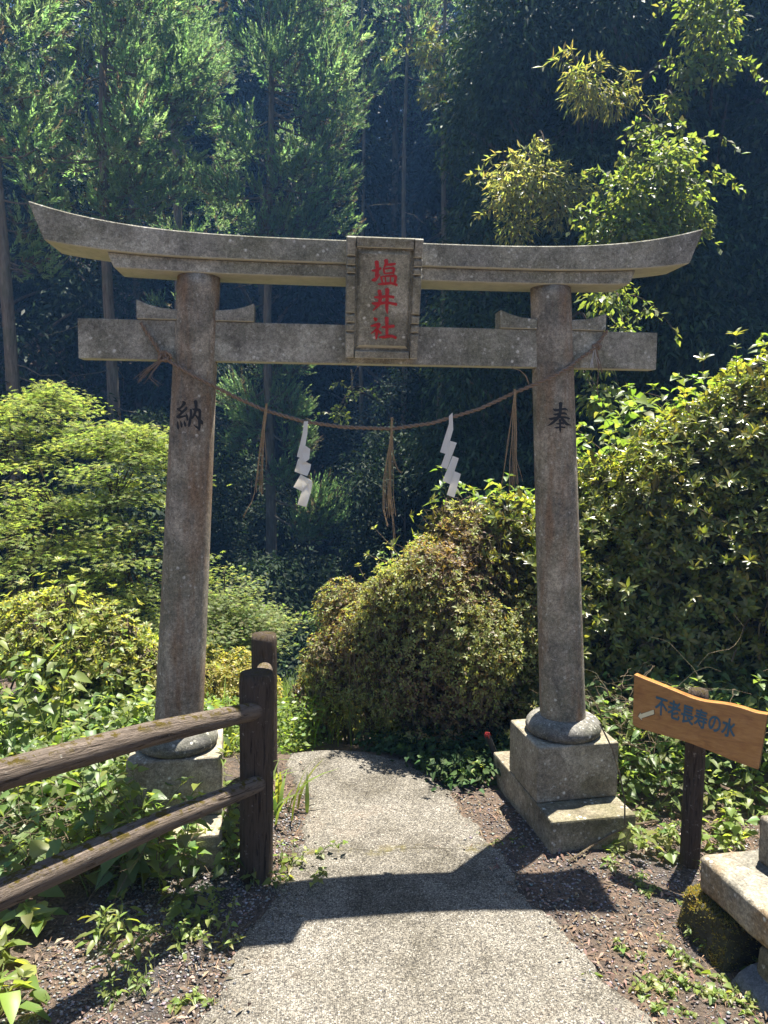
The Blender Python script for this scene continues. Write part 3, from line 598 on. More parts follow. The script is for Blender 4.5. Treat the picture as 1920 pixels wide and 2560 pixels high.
# ------------------------------------------------------------------ stones, stake
def rock(name, rings, m, label, cat='stone', rough=.012, cuts=7, bevel=.012, seed=0):
    mb = MB(); mb.loft(rings); return tag(link(name, mb.mesh(name, bevel=bevel, bseg=2, cuts=cuts, rough=rough, seed=seed), m, None, True), label, cat)
A_ = on_z(1752, 2141, .10); B_ = on_z(1935, 2300, .10); d = nrm((B_-A_)[None])[0]; pd = np.array([-d[1], d[0], 0]); pd = pd if pd[0] > 0 else -pd
S0 = A_-d*.01; S1 = A_+d*.85
rock('stone_slab', [[S0+(0, 0, -.125), S1+(0, 0, -.125), S1+pd*.5+(0, 0, -.125), S0+pd*.42+(0, 0, -.125)], [S0, S1, S1+pd*.5, S0+pd*.42]], FIELD, 'long lichen spotted stone slab lying right of the path below the signpost', 'stone slab', .012, 9, .018, 1)
M0 = on_z(1690, 2312, -.19)
rock('mossy_stone', [[M0+(0, 0, -.05), M0+d*.26+(0, 0, -.05), M0+d*.26+pd*.3+(0, 0, -.05), M0+pd*.24+(0, 0, -.05)], [M0+pd*.015+(0, 0, .158), M0+d*.25+pd*.03+(0, 0, .15), M0+d*.25+pd*.3+(0, 0, .15), M0+pd*.23+(0, 0, .16)]], WETSTONE, 'moss covered dark stone block under the left end of the slab', 'stone', .022, 10, .025, 3)
Q0 = M0+d*.33+pd*.06
rock('support_stone', [[Q0+(0, 0, -.05), Q0+d*.5+(0, 0, -.05), Q0+d*.5+pd*.3+(0, 0, -.05), Q0+pd*.3+(0, 0, -.05)], [Q0+pd*.01+(0, 0, .15), Q0+d*.48+pd*.01+(0, 0, .15), Q0+d*.48+pd*.3+(0, 0, .15), Q0+pd*.28+(0, 0, .15)]], PLINTH, 'dark stone in the shade under the right part of the slab', 'stone', .02, 8, .02, 9)
mossy = bpy.data.objects['mossy_stone']
T0 = on_z(1893, 2150, .10)
rock('upright_stone', [[T0+(0, 0, -.0), T0+d*.4+(0, 0, -.0), T0+d*.4+pd*.3, T0+pd*.3], [T0+(-.005, 0, .17), T0+d*.4+(0, 0, .19), T0+d*.4+pd*.3+(0, 0, .19), T0+pd*.3+(0, 0, .17)]], FIELD, 'pale stone block standing on top of the slab at the right edge', 'stone', .012, 7, .015, 5)
G0 = on_z(1815, 2420, -.15); e1 = nrm((on_z(1900, 2520, -.15)-G0)[None])[0]; e2 = np.array([-e1[1], e1[0], 0]); e2 = e2 if e2[0] > 0 else -e2
rock('grey_stone', [[G0+(0, 0, -.08), G0+e1*.42+(0, 0, -.08), G0+e1*.45+e2*.25+(0, 0, -.08), G0+e2*.2+(0, 0, -.08)], [G0+e1*.02+e2*.03, G0+e1*.4+e2*.03, G0+e1*.42+e2*.24+(0, 0, .05), G0+e2*.18+(0, 0, .06)]], BLUE, 'blue grey flat stone half buried at the bottom right', 'stone', .016, 9, .02, 7)
sk = empty('marker_stake', (.56, .75, -.2), 'dark marker stake with red cap among leaves beside the right pedestal', 'stake')
k0, k1 = at(1245, 1905, 4.05), at(1219, 1838, 4.0); ax = nrm((k1-k0)[None])[0]
mb = MB(); mb.tube([k0-ax*.15, k1], [.016, .016], 8); link('stake', mb.mesh('stake', bevel=.002), DARKP, sk)
mb = MB(); mb.tube([k1-ax*.012, k1+ax*.012], [.0185, .0175], 4); link('cap', mb.mesh('cap', bevel=.002), REDCAP, sk)
# ------------------------------------------------------------------ vegetation builders
def local(name, me, m, parent, smooth=False):
    o = bpy.data.objects.new(name, me); C.collection.objects.link(o); me.materials.append(m); o.parent = parent
    if smooth: me.polygons.foreach_set('use_smooth', [True]*len(me.polygons))
    return o
def ground_at(x, y): return float(height(x, y))

CEDAR_A, CEDAR_B, CEDAR_BROWN = (.11, .175, .085), (.22, .305, .15), (.12, .098, .075)
def tuft(lv, c, R, out, n, L=(.06, .12), W=(.018, .03), pal=(CEDAR_A, CEDAR_B), up=.5, brown=.09, flat=.8):
    k = 20; m = max(5, int(n*2.1/k)); d = rdir(m); P0 = c+R*.85*d*rng.random((m, 1))**.5*np.array([1, 1, flat])
    a = nrm(d*.55+out*.55+np.array([0, 0, up])+rng.normal(size=(m, 3))*.28); ln = R*rng.uniform(.35, .75, (m, 1))
    t = np.tile(np.linspace(0, 1, k), m)[:, None]; P0 = np.repeat(P0, k, 0); a = np.repeat(a, k, 0); ln = np.repeat(ln, k, 0); dd = np.repeat(d, k, 0); q = rdir(len(t)); q = nrm(q-a*np.sum(q*a, 1, keepdims=True))
    P = P0+a*ln*t+np.array([0, 0, 1])*ln*.25*t*t; D = a*(.55+.5*t)+q*(.75-.35*t)+np.array([0, 0, .2])
    col = hue(m, *pal, .12).repeat(k, 0)*(1+.12*rng.normal(size=(len(t), 1))); bw = (rng.random(m) < brown*(1.6-d[:, 2]))[:, None].repeat(k, 0); col = np.clip(np.where(bw, hue(len(t), CEDAR_BROWN, (.09, .065, .045)), col), .005, .5)
    lv.add(P, D, q+rdir(len(t))*.6, rng.uniform(*L, len(t))*(1.15-.55*t[:, 0]), rng.uniform(*W, len(t)), col)

def cedar(name, label, base, H, r0, z0, Rmax, seed, nl=46, dens=1.0, lean=(0, 0), extra=(), group=None, L=(.06, .12), W=(.018, .03), top=1.0, side=None):
    global rng
    keep = rng; rng = np.random.default_rng(seed)
    t = empty(name, base, label, 'tree', group); mb = MB(); lv = Leaves()
    zz = np.linspace(0, H, 16); ax = np.stack([lean[0]*zz/H+.04*np.sin(zz*.7+seed), lean[1]*zz/H+.04*np.cos(zz*.5), zz-.4*(zz == 0)], 1)
    mb.tube(ax, r0*(1-.8*(zz/H))+r0*.35*np.exp(-zz/.4), 12, wob=.03)
    for i in range(nl):
        f = (i+.5)/nl; z = z0+(H*.98-z0)*f+rng.normal()*.25; Rz = Rmax*(1-f**3*.85)*(.45+.55*min(1, f*5))*rng.uniform(.65, 1.15)*top
        a = rng.uniform(0, 2*math.pi)
        if side is not None and rng.random() < side[1]: a = side[0]+rng.normal()*.7
        o = np.array([math.cos(a), math.sin(a), 0]); p0 = np.array([np.interp(z, zz, ax[:, 0]), np.interp(z, zz, ax[:, 1]), z])
        k = np.linspace(0, 1, 6)[:, None]; pts = p0+o*Rz*k+np.array([0, 0, 1])*(Rz*(-.28*k+.34*k*k))+rng.normal(size=(6, 3))*.03*k
        mb.tube(pts, np.linspace(.017, .005, 6), 5)
        for q in (.5, .75, .98):
            if q < .6 and rng.random() < .4: continue
            R = rng.uniform(.3, .5)*(.7+.3*Rz/Rmax); c = p0+o*Rz*q+np.array([0, 0, Rz*(-.28*q+.34*q*q)+.1])+rng.normal(size=3)*.12
            tuft(lv, c, R, o, int(330*dens*(R/.45)**2), L, W)
    for (c, R, n) in extra:
        c = np.array(c)-np.array(base); zc = c[2]; p0 = np.array([np.interp(zc+.1, zz, ax[:, 0]), np.interp(zc+.1, zz, ax[:, 1]), zc+.25]); k = np.linspace(0, 1, 6)[:, None]
        mb.tube(p0+(c-p0)*k-np.array([0, 0, .3])*(k*(1-k)), np.linspace(.03, .012, 6), 5)
        tuft(lv, c, R, nrm((c-p0)*np.array([1, 1, 0])), n, L, W, flat=.9)
    for i in range(12):                                     # bare dead twigs on the lower trunk
        z = rng.uniform(.25, 1)*max(z0, 1); a = rng.uniform(0, 6.28); l = rng.uniform(.4, 1.1); p0 = np.array([np.interp(z, zz, ax[:, 0]), np.interp(z, zz, ax[:, 1]), z]); k = np.linspace(0, 1, 5)[:, None]
        mb.tube(p0+np.array([math.cos(a), math.sin(a), -.3])*l*k+rng.normal(size=(5, 3))*.06*k, np.linspace(.012, .004, 5), 4)
    local('trunk', mb.mesh('trunk'), BARK, t, True); local('crown', lv.mesh('crown', 'simple', .3, .3), NEEDLE, t)
    rng = keep; return t

def leaf_clump(lv, c, R, n, L, W, pal, down=.45, flat=.85, shell=2.6, upn=.8):
    d = rdir(n); rad = rng.random((n, 1))**(1/shell); P = c+R*d*rad*np.array([1, 1, flat])
    D = nrm(d*.7*np.array([1, 1, .5])+np.array([0, 0, -down])+rng.normal(size=(n, 3))*.45)
    lv.add(P, D, rdir(n)*.7+np.array([0, 0, upn])+d*.4, rng.uniform(*L, n), rng.uniform(*W, n), hue(n, *pal))
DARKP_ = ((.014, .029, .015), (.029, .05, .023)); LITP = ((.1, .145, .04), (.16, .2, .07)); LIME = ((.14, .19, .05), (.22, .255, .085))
def broadleaf(name, label, base, H, R, seed, ncl, per, L, W, pal=DARKP_, cr=(.5, 1.0), zlo=.08, group=None, m=None, kind='simple', down=.45, cat='tree', lean=(0, 0), trunks=1):
    global rng
    keep = rng; rng = np.random.default_rng(seed)
    t = empty(name, base, label, cat, group); mb = MB(); lv = Leaves()
    for q in range(trunks):
        e = rng.normal(size=2)*R*.25*(trunks > 1); zz = np.linspace(0, H*.9, 9); ax = np.stack([(lean[0]+e[0])*zz/H+.1*np.sin(zz*.5+seed+q), (lean[1]+e[1])*zz/H+.1*np.cos(zz*.6+q), zz-.3*(zz == 0)], 1)
        mb.tube(ax, np.linspace(.012*H, .003*H, 9)/trunks, 9, wob=.04)
    for i in range(ncl):
        f = zlo+(1-zlo)*rng.random()**1.35; Rz = R*math.sqrt(max(.05, 1-(max(0, f-.45)/.58)**2))*rng.uniform(.35, 1.05); a = rng.uniform(0, 6.283)
        ctr = np.array([np.interp(f*H, zz, ax[:, 0]), np.interp(f*H, zz, ax[:, 1]), 0]); c = ctr+np.array([math.cos(a)*Rz, math.sin(a)*Rz, f*H]); r = rng.uniform(*cr)
        if i % 2 == 0:
            p0 = ctr+np.array([0, 0, max(.2, f*H-Rz*.6)]); k = np.linspace(0, 1, 5)[:, None]; mb.tube(p0+(c-p0)*k+np.array([0, 0, .15])*np.sin(k*3.1)*Rz*.4, np.linspace(.005*H, .0015*H, 5), 5)
        leaf_clump(lv, c, r, int(per*(r/cr[1])**2), L, W, pal, down)
    local('trunk', mb.mesh('trunk'), BARK, t, True); local('crown', lv.mesh('crown', kind, .2, .35), m or DARKLEAF, t)
    rng = keep; return t
def copy_thing(t, loc, rz, sc, label=None):
    r = t.copy(); C.collection.objects.link(r); r.location = loc; r.rotation_euler = (0, 0, rz); r.scale = (sc, sc, sc)
    if label: r['label'] = label
    for ch in list(t.children):
        c = ch.copy(); C.collection.objects.link(c); c.parent = r
    return r

def rosettes(lv, tips, axes, k, L, W, pal, spread=.9, jit=.15):
    n = len(tips); A = nrm(axes); e = nrm(np.cross(A, rdir(n))); f = np.cross(A, e); off = rng.uniform(0, 6.28, n)
    for j in range(k):
        th = off+j*2.399; s = spread*(.55+.6*rng.random(n)); rad = np.cos(th)[:, None]*e+np.sin(th)[:, None]*f
        D = nrm(A*.55+rad*s[:, None]+rng.normal(size=(n, 3))*jit); lv.add(tips+rad*.004+A*(.004*rng.normal(size=(n, 1))), D, A+rng.normal(size=(n, 3))*.25, rng.uniform(*L, n), rng.uniform(*W, n), hue(n, *pal))
def blob_shoots(blobs, per_m2, depth=.12, zmin=None, lump=.1):
    T = []; A = []
    for i, (c, r) in enumerate(blobs):
        r = np.array(r); n = int(per_m2*4*math.pi*(np.prod(r)**(2/3))); d = rdir(n)
        bump = 1+lump*(np.sin(d[:, 0]*5+i)*np.sin(d[:, 1]*6+2*i)+np.sin(d[:, 2]*7+i)*np.cos(d[:, 0]*8))*.6
        P = c+d*r*(bump*(1-depth*rng.random(n)**1.5/np.mean(r)))[:, None]; ok = np.ones(n, bool)
        for j, (c2, r2) in enumerate(blobs):
            if j != i: ok &= np.sum(((P-c2)/np.array(r2))**2, 1) > (1-depth/np.mean(r2))**2*.86
        ok &= P[:, 2] > height(P[:, 0], P[:, 1])+.02
        T.append(P[ok]); A.append((nrm(d/r)+np.array([0, 0, .55]))[ok])
    return np.concatenate(T), nrm(np.concatenate(A))
def hedge(name, label, cat, blobs, per_m2, k, L, W, pal, inner, seed, m=None, twigs=200, depth=.12, kind='oval', spread=.9, palin=None, group=None, lumps=0, dry=0, shoots=0):
    global rng
    keep = rng; rng = np.random.default_rng(seed); b0 = blobs[0][0]; base = np.array([b0[0], b0[1], ground_at(b0[0], b0[1])]); t = empty(name, base, label, cat, group); lv = Leaves()
    if lumps:
        ex = []
        for cc, rr in blobs:
            for q in range(lumps):
                e = rdir(1)[0]; e[2] = abs(e[2]); e[1] = -abs(e[1])*.8 if rng.random() < .7 else e[1]; s = rng.uniform(.2, .48); ex.append((np.array(cc)+e*np.array(rr)*.88, tuple(np.array(rr)*s)))
        blobs = list(blobs)+ex
    T, A = blob_shoots(blobs, per_m2, depth); rosettes(lv, T, A, k, L, W, pal, spread)
    if dry:                                                # dry brown leaves in loose patches
        cc = np.concatenate(lv.C); PP = np.concatenate(lv.P); q = np.sin(PP[:, 0]*7+1)*np.sin(PP[:, 1]*5)+np.sin(PP[:, 2]*6+PP[:, 0]*3)+rng.normal(size=len(PP))*.9
        br = (q > 1.1-1.6*dry)[:, None]; lv.C = [np.where(br, hue(len(PP), (.12, .08, .045), (.2, .15, .09)), cc)]; lv.P = [PP]; lv.D = [np.concatenate(lv.D)]; lv.N = [np.concatenate(lv.N)]; lv.L = [np.concatenate(lv.L)]; lv.W = [np.concatenate(lv.W)]
    mb2 = MB()
    if shoots:                                             # young shoots standing out of the surface
        front = np.where((A[:, 1] < .45))[0]; pk = rng.choice(front, shoots); ll = rng.uniform(.08, .3, (shoots, 1)); dirs = nrm(A[pk]*np.array([1, 1, .8])+rng.normal(size=(shoots, 3))*.45+np.array([0, -.25, .25]))
        tips = T[pk]+dirs*ll
        rosettes(lv, tips, dirs+np.array([0, 0, .4]), 8, (L[0]*1.3, L[1]*1.25), (W[0]*1.3, W[1]*1.25), pal, 1.1); rosettes(lv, T[pk]+dirs*ll*.6, dirs, 4, L, W, pal, 1.1)
        for p0, p1 in zip(T[pk]-dirs*.06, tips): mb2.tube([p0-base, (p0+p1)/2-base+rng.normal(size=3)*.01, p1-base], [.0025, .002, .0012], 4)
    me = lv.mesh('foliage', kind, .2, .2); V = np.zeros(len(me.vertices)*3, np.float32); me.vertices.foreach_get('co', V); me.vertices.foreach_set('co', (V.reshape(-1, 3)-base).astype(np.float32).ravel()); local('foliage', me, m or LEAF, t)
    lv = Leaves(); mb = mb2
    for c, r in blobs:
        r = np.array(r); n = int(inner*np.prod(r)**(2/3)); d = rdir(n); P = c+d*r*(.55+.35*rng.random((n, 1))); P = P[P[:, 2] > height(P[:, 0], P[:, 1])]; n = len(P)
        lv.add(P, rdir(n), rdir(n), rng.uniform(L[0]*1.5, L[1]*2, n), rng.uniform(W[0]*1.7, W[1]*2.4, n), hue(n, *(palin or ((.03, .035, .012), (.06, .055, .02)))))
        for q in range(int(twigs*np.mean(r))):
            e = rdir(1)[0]; e[2] = abs(e[2])*.8; p1 = c+e*r*rng.uniform(.75, 1.0); g0 = np.array([c[0]+rng.normal()*r[0]*.25, c[1]+rng.normal()*r[1]*.25, 0]); g0[2] = max(ground_at(g0[0], g0[1])-.03, c[2]-r[2]); kk = np.linspace(0, 1, 6)[:, None]
            mb.tube(g0+(p1-g0)*kk+np.array([0, 0, .12])*np.sin(kk*3.1)+rng.normal(size=(6, 3))*.025*np.sin(kk*3.1)-base, np.linspace(.007, .0018, 6), 4)
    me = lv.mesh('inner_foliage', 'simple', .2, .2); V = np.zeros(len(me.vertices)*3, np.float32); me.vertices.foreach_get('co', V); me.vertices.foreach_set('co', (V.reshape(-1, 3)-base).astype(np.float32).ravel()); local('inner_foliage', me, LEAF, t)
    local('stems', mb.mesh('stems'), TWIG, t); rng = keep; return t

def weed(name, label, base, stems, pal, seed, kind='heart', cat='plant', m=None, stemc=None, group=None, hang=.25, fold=.2):
    """stems: (dx, dy, height, bend, leaf pairs, leaf length, leaf width)"""
    global rng
    keep = rng; rng = np.random.default_rng(seed); t = empty(name, base, label, cat, group)
    for (dx, dy, h, bend, npair, Ll, Wl) in stems:
        mb = MB(); lv = Leaves(); a = rng.uniform(0, 6.28); e = np.array([math.cos(a), math.sin(a), 0]); k = np.linspace(0, 1, 10)[:, None]
        pts = np.array([dx, dy, -.02])+np.array([0, 0, 1])*h*(k-.25*bend*k*k)+e*h*bend*.6*k*k+np.array([dx, dy, 0])*k*.5+rng.normal(size=(10, 3))*.008*k
        mb.tube(pts, np.linspace(.0028+.002*h, .0012, 10), 5)
        for i in range(npair):
            f = .28+.72*(i+.6)/npair; p = np.array([np.interp(f, k[:, 0], pts[:, j]) for j in range(3)]); az = a+i*1.571+rng.normal()*.3
            for s in (0, math.pi):
                if rng.random() < .08: continue
                d = np.array([math.cos(az+s), math.sin(az+s), rng.uniform(.05, .55)]); pet = Ll*rng.uniform(.25, .7)*(1.2-.7*f); q = p+nrm(d)*pet; mb.tube([p, p+(q-p)*.5+np.array([0, 0, .01]), q], [.0012, .001, .0008], 4)
                D = np.array([d[0], d[1], d[2]*.5-.12-hang*.6+rng.normal()*.2]); sc = rng.uniform(.7, 1.15)*(1.05-.45*f**3)
                lv.add(q[None], D[None], (np.array([0, 0, 1.])+rng.normal(size=3)*.3)[None], Ll*sc, Wl*sc, hue(1, *pal))
        p = pts[-1]; rosettes(lv, p[None], np.array([[0, 0, 1.]]), 4, (Ll*.35, Ll*.6), (Wl*.35, Wl*.55), pal)
        st = local('stem', mb.mesh('stem'), stemc or GREENSTEM, t); local('leaves', lv.mesh('leaves', kind, fold, .3), m or LEAF, st)
    rng = keep; return t
GREENSTEM = plain('green_stem', (.1, .13, .035), .6)
def stems(n, r, h, bend, np_, L, W, rs):
    g = np.random.default_rng(rs); return [(g.normal()*r, g.normal()*r, h*g.uniform(.6, 1.1), bend*g.uniform(.5, 1.4), np_, L*g.uniform(.85, 1.15), W*g.uniform(.85, 1.15)) for _ in range(n)]
def blades(name, label, base, n, r, L, W, pal, seed, cat='grass', kind=None, m=None, group=None, arch=.5):
    global rng
    keep = rng; rng = np.random.default_rng(seed); v = []; col = []; SEG = 6
    a = rng.uniform(0, 6.28, n); off = rng.normal(size=(n, 2))*r; ln = rng.uniform(L*.55, L*1.1, n); wd = rng.uniform(W*.7, W*1.2, n); ar = arch*rng.uniform(.3, 1.3, n); c = hue(n, *pal)
    e = np.stack([np.cos(a), np.sin(a), 0*a], 1); s = np.stack([-np.sin(a), np.cos(a), 0*a], 1); gz = height(base[0]+off[:, 0], base[1]+off[:, 1])-base[2]; b = np.stack([off[:, 0], off[:, 1], gz], 1)
    rows = []
    for i in range(SEG):
        k = i/(SEG-1); p = b+np.array([0, 0, 1.])*(ln*(k-.45*ar*k*k))[:, None]+e*(ln*ar*k*k*.75)[:, None]+e*(ln*.1*k)[:, None]; ww = (wd*(1-k**2)*(.6+.4*min(1, k*4)))[:, None]*.5+1e-4
        rows += [p-s*ww, p+s*ww]
    v = np.stack(rows, 1); idx = []
    bse = (np.arange(n)*2*SEG)[:, None]; q = np.array([(2*i, 2*i+1, 2*i+3, 2*i+2) for i in range(SEG-1)]).ravel(); idx = (bse+q[None]).ravel()
    o = bpy.data.objects.new(name, fast_mesh(name, v.reshape(-1, 3), idx, 4, np.repeat(c, 2*SEG, 0))); C.collection.objects.link(o); o.data.materials.append(m or LEAF); o.location = base
    tag(o, label, None if kind else cat, group, kind); rng = keep; return o
# ------------------------------------------------------------------ cedars on the left
def foot(u, v, d): p = at(u, v, d); return np.array([p[0], p[1], ground_at(p[0], p[1])])
b = foot(32, 700, 11.0); cedar('cedar_tree', 'tall cedar at the left edge with bare dark trunk and thin side sprays', b, 14, .125, 5.8, .95, 11, 26, .6, (-.3, 0), side=(0, .55))
b = foot(272, 700, 13.0); cedar('cedar_tree', 'broad cedar left of centre behind the left pillar, its right edge sunlit', b, 14.5, .13, 6.6, 1.75, 12, 90, .9, (0, 0), [(at(u, v, 12.8), R, int(R*R*2600)) for u, v, R in ((430, 40, .5), (470, 150, .45), (500, 210, .4), (440, 260, .5), (500, 290, .35), (410, 330, .4), (455, 110, .5), (390, 150, .5))], side=(.1, .35))
b = foot(672, 1300, 16.0)
ex = [(at(u, v, 15.7), R, int(R*R*2600)) for u, v, R in ((800, 60, .55), (830, 150, .5), (790, 220, .5), (860, 300, .45), (800, 330, .5), (850, 360, .4), (830, 410, .35), (840, 500, .4), (860, 570, .38), (780, 560, .45), (780, 130, .5))]+[(at(805, 1280, 15.3), .6, 3800), (at(765, 1320, 15.5), .42, 1300), (at(700, 1010, 15.8), .5, 1500), (at(640, 1060, 15.8), .5, 1500), (at(745, 1110, 15.7), .42, 1200), (at(705, 1190, 15.7), .35, 800), (at(735, 905, 15.7), .4, 1000), (at(600, 1000, 16.), .5, 1300), (at(680, 920, 15.9), .45, 1000), (at(735, 1030, 15.5), .4, 1000), (at(610, 1110, 16.), .4, 900)]
cedar('cedar_tree', 'central cedar seen between the pillars, trunk bare below, round sunlit tuft low on its right', b, 16, .125, 7.6, 1.8, 13, 84, 1.0, (.1, 0), ex, side=(.1, .4))
b = foot(985, 400, 22.0); cedar('cedar_tree', 'smaller cedar right of centre behind the plaque with one pale sunlit side', b, 18.5, .15, 10.5, 1.8, 14, 56, .9, side=(.2, .4))
b = foot(440, 400, 19.0); cedar('cedar_tree', 'dark cedar standing between and behind the two sunlit cedars', b, 21, .16, 6.5, 1.9, 15, 60, .8)
for i, (u, dd, lb) in enumerate([(1105, 17.0, 'slender bare trunked tree in the dark wood just right of the plaque'), (1010, 19.5, 'slender bare trunked tree in the dark wood directly behind the plaque'), (1215, 15.5, 'slender bare trunked tree in the dark wood left of the pale rounded shrub'), (905, 20.5, 'slender bare trunked tree right of the central cedar')]):
    b = foot(u, 700, dd); cedar('slender_tree', lb, b, 18.5, .085, 12.5, 1.2, 16+i, 22, .5)
# ------------------------------------------------------------------ dark wood behind
g1 = 'dark broadleaf trees on the wooded slope'
lab = 'dark broadleaf tree massed on the wooded slope behind the gate'
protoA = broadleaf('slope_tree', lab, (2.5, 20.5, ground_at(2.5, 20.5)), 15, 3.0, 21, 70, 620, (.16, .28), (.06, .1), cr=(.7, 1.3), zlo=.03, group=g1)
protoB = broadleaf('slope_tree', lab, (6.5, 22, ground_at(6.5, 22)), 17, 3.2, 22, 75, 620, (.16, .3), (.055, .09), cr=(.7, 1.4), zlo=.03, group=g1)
R2 = np.random.default_rng(5)
for j, (x, y) in enumerate([(-1.5, 21.5), (-5.5, 21), (-9, 19), (-12.5, 20), (10.5, 21), (14, 20), (0.5, 26), (4.5, 27), (8.5, 26.5), (-3.8, 27), (-8, 26), (-12, 26.5), (12.5, 26), (2, 33), (7, 33.5), (-3, 34), (-8, 33), (12, 33), (17, 31), (-14, 33), (4, 40), (-5, 41), (11, 41), (-12, 41), (18, 40)]):
    copy_thing((protoA, protoB)[j % 2], (x, y, ground_at(x, y)-.2), R2.uniform(0, 6.28), R2.uniform(.9, 1.25))
# the near dark wall on the right
RW = 'tall dark leafy tree in the shaded wall of trees on the right'
g2 = 'shaded trees on the right'
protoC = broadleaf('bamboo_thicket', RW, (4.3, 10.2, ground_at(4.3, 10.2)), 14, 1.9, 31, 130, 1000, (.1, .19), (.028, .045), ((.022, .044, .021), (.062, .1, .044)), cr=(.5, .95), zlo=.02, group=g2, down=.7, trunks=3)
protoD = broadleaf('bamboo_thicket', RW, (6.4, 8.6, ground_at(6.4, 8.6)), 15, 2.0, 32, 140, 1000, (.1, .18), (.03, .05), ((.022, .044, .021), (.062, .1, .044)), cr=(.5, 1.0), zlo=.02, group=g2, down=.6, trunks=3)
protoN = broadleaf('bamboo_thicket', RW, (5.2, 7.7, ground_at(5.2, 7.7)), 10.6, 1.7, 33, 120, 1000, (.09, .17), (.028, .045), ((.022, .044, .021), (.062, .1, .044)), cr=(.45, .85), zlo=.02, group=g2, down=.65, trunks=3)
for x, y, s in ((3.7, 8.8, 1.), (6.9, 6.8, 1.02), (8.4, 5.6, 1.05)): copy_thing(protoN, (x, y, ground_at(x, y)-.2), R2.uniform(0, 6.28), s)
for j, (x, y, s) in enumerate([(8.6, 7.2, 1.), (6.4, 14.6, 1.1), (6.2, 12.8, 1.15), (9.4, 11.5, 1.15), (8.2, 15.5, 1.2), (6.6, 18.0, 1.2), (11.5, 8, 1.1)]):
    copy_thing((protoC, protoD)[j % 2], (x, y, ground_at(x, y)-.2), R2.uniform(0, 6.28), s)
# sunlit sprays standing out of that wall
def spray(label, blobs, seed, L, W, pal, per, down=.45, name='sunlit_shrub', m=None, kind='simple'):
    global rng
    keep = rng; rng = np.random.default_rng(seed); c0 = np.mean([np.array(c) for c, r in blobs], 0); y = c0[1]+.7; x = c0[0]+.35; base = np.array([x, y, ground_at(x, y)]); t = empty(name, base, label, 'shrub'); mb = MB(); lv = Leaves()
    for c, r in blobs:
        k = np.linspace(0, 1, 9)[:, None]; p1 = np.array(c)-base
        for q in range(2):
            e = rng.normal(size=3)*r*.4; st = p1+np.array([.45+rng.normal()*.2, 1.5, .35+rng.normal()*.2]); mb.tube(st+(p1+e-st)*k+np.array([0, 0, .25])*np.sin(k*3.14), np.linspace(.022, .005, 9), 5)
        leaf_clump(lv, p1, r, int(per*r*r), L, W, pal, down, .8, 2.2)
        for q in range(int(9*r/.5)):                        # whippy side shoots with paired leaves
            d = rdir(1)[0]; d[2] = abs(d[2])*.8+.1; d[1] = -abs(d[1])*.4; l = rng.uniform(.35, .75); kk = np.linspace(0, 1, 9)[:, None]
            pts = p1+d*r*.8+(d*l)*kk+np.array([0, 0, -1])*l*.75*kk*kk; mb.tube(pts, np.linspace(.006, .002, 9), 4)
            n = 22; f = rng.random(n); P = np.stack([np.interp(f, kk[:, 0], pts[:, j]) for j in range(3)], 1)
            lv.add(P, rng.normal(size=(n, 3))*.6+np.array([0, 0, -.5])+d*.4, rdir(n)*.5+np.array([0, 0, .9]), rng.uniform(*L, n), rng.uniform(*W, n), hue(n, *pal))
    local('stems', mb.mesh('stems'), DARKTWIG, t); local('foliage', lv.mesh('foliage', kind, .2, .35), m or LEAF, t); rng = keep; return t
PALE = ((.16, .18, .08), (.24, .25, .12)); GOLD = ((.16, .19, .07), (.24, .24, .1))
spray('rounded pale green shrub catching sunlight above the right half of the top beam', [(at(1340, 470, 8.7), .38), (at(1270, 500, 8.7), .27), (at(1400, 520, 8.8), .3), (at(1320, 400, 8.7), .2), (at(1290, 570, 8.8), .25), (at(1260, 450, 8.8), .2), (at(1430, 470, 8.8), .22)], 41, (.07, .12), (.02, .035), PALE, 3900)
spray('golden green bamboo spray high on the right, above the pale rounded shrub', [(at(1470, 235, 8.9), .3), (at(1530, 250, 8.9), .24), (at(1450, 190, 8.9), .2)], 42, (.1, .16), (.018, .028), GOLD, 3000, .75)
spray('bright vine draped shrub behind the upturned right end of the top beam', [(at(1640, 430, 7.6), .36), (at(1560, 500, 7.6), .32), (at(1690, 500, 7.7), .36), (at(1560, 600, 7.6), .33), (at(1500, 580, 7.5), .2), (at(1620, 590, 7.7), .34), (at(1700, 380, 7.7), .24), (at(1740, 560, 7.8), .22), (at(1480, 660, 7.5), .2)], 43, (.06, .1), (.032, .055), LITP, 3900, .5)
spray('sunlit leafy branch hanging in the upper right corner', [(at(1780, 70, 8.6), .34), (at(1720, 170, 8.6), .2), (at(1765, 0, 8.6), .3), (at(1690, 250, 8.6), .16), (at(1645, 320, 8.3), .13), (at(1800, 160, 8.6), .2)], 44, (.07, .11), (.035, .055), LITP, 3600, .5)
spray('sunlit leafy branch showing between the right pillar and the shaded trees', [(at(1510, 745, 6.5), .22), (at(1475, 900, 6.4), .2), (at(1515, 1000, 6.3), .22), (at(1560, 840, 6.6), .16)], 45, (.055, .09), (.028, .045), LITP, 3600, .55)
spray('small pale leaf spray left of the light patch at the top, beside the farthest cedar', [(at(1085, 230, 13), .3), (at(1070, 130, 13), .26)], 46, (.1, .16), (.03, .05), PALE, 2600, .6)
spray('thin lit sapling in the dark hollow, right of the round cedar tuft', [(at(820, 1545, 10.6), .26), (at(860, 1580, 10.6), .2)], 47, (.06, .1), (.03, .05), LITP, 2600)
spray('lone lit leaf spray in the dark gap under the tie beam', [(at(850, 1040, 13), .2), (at(880, 990, 13.2), .14)], 48, (.06, .1), (.04, .06), LITP, 1500, .3)
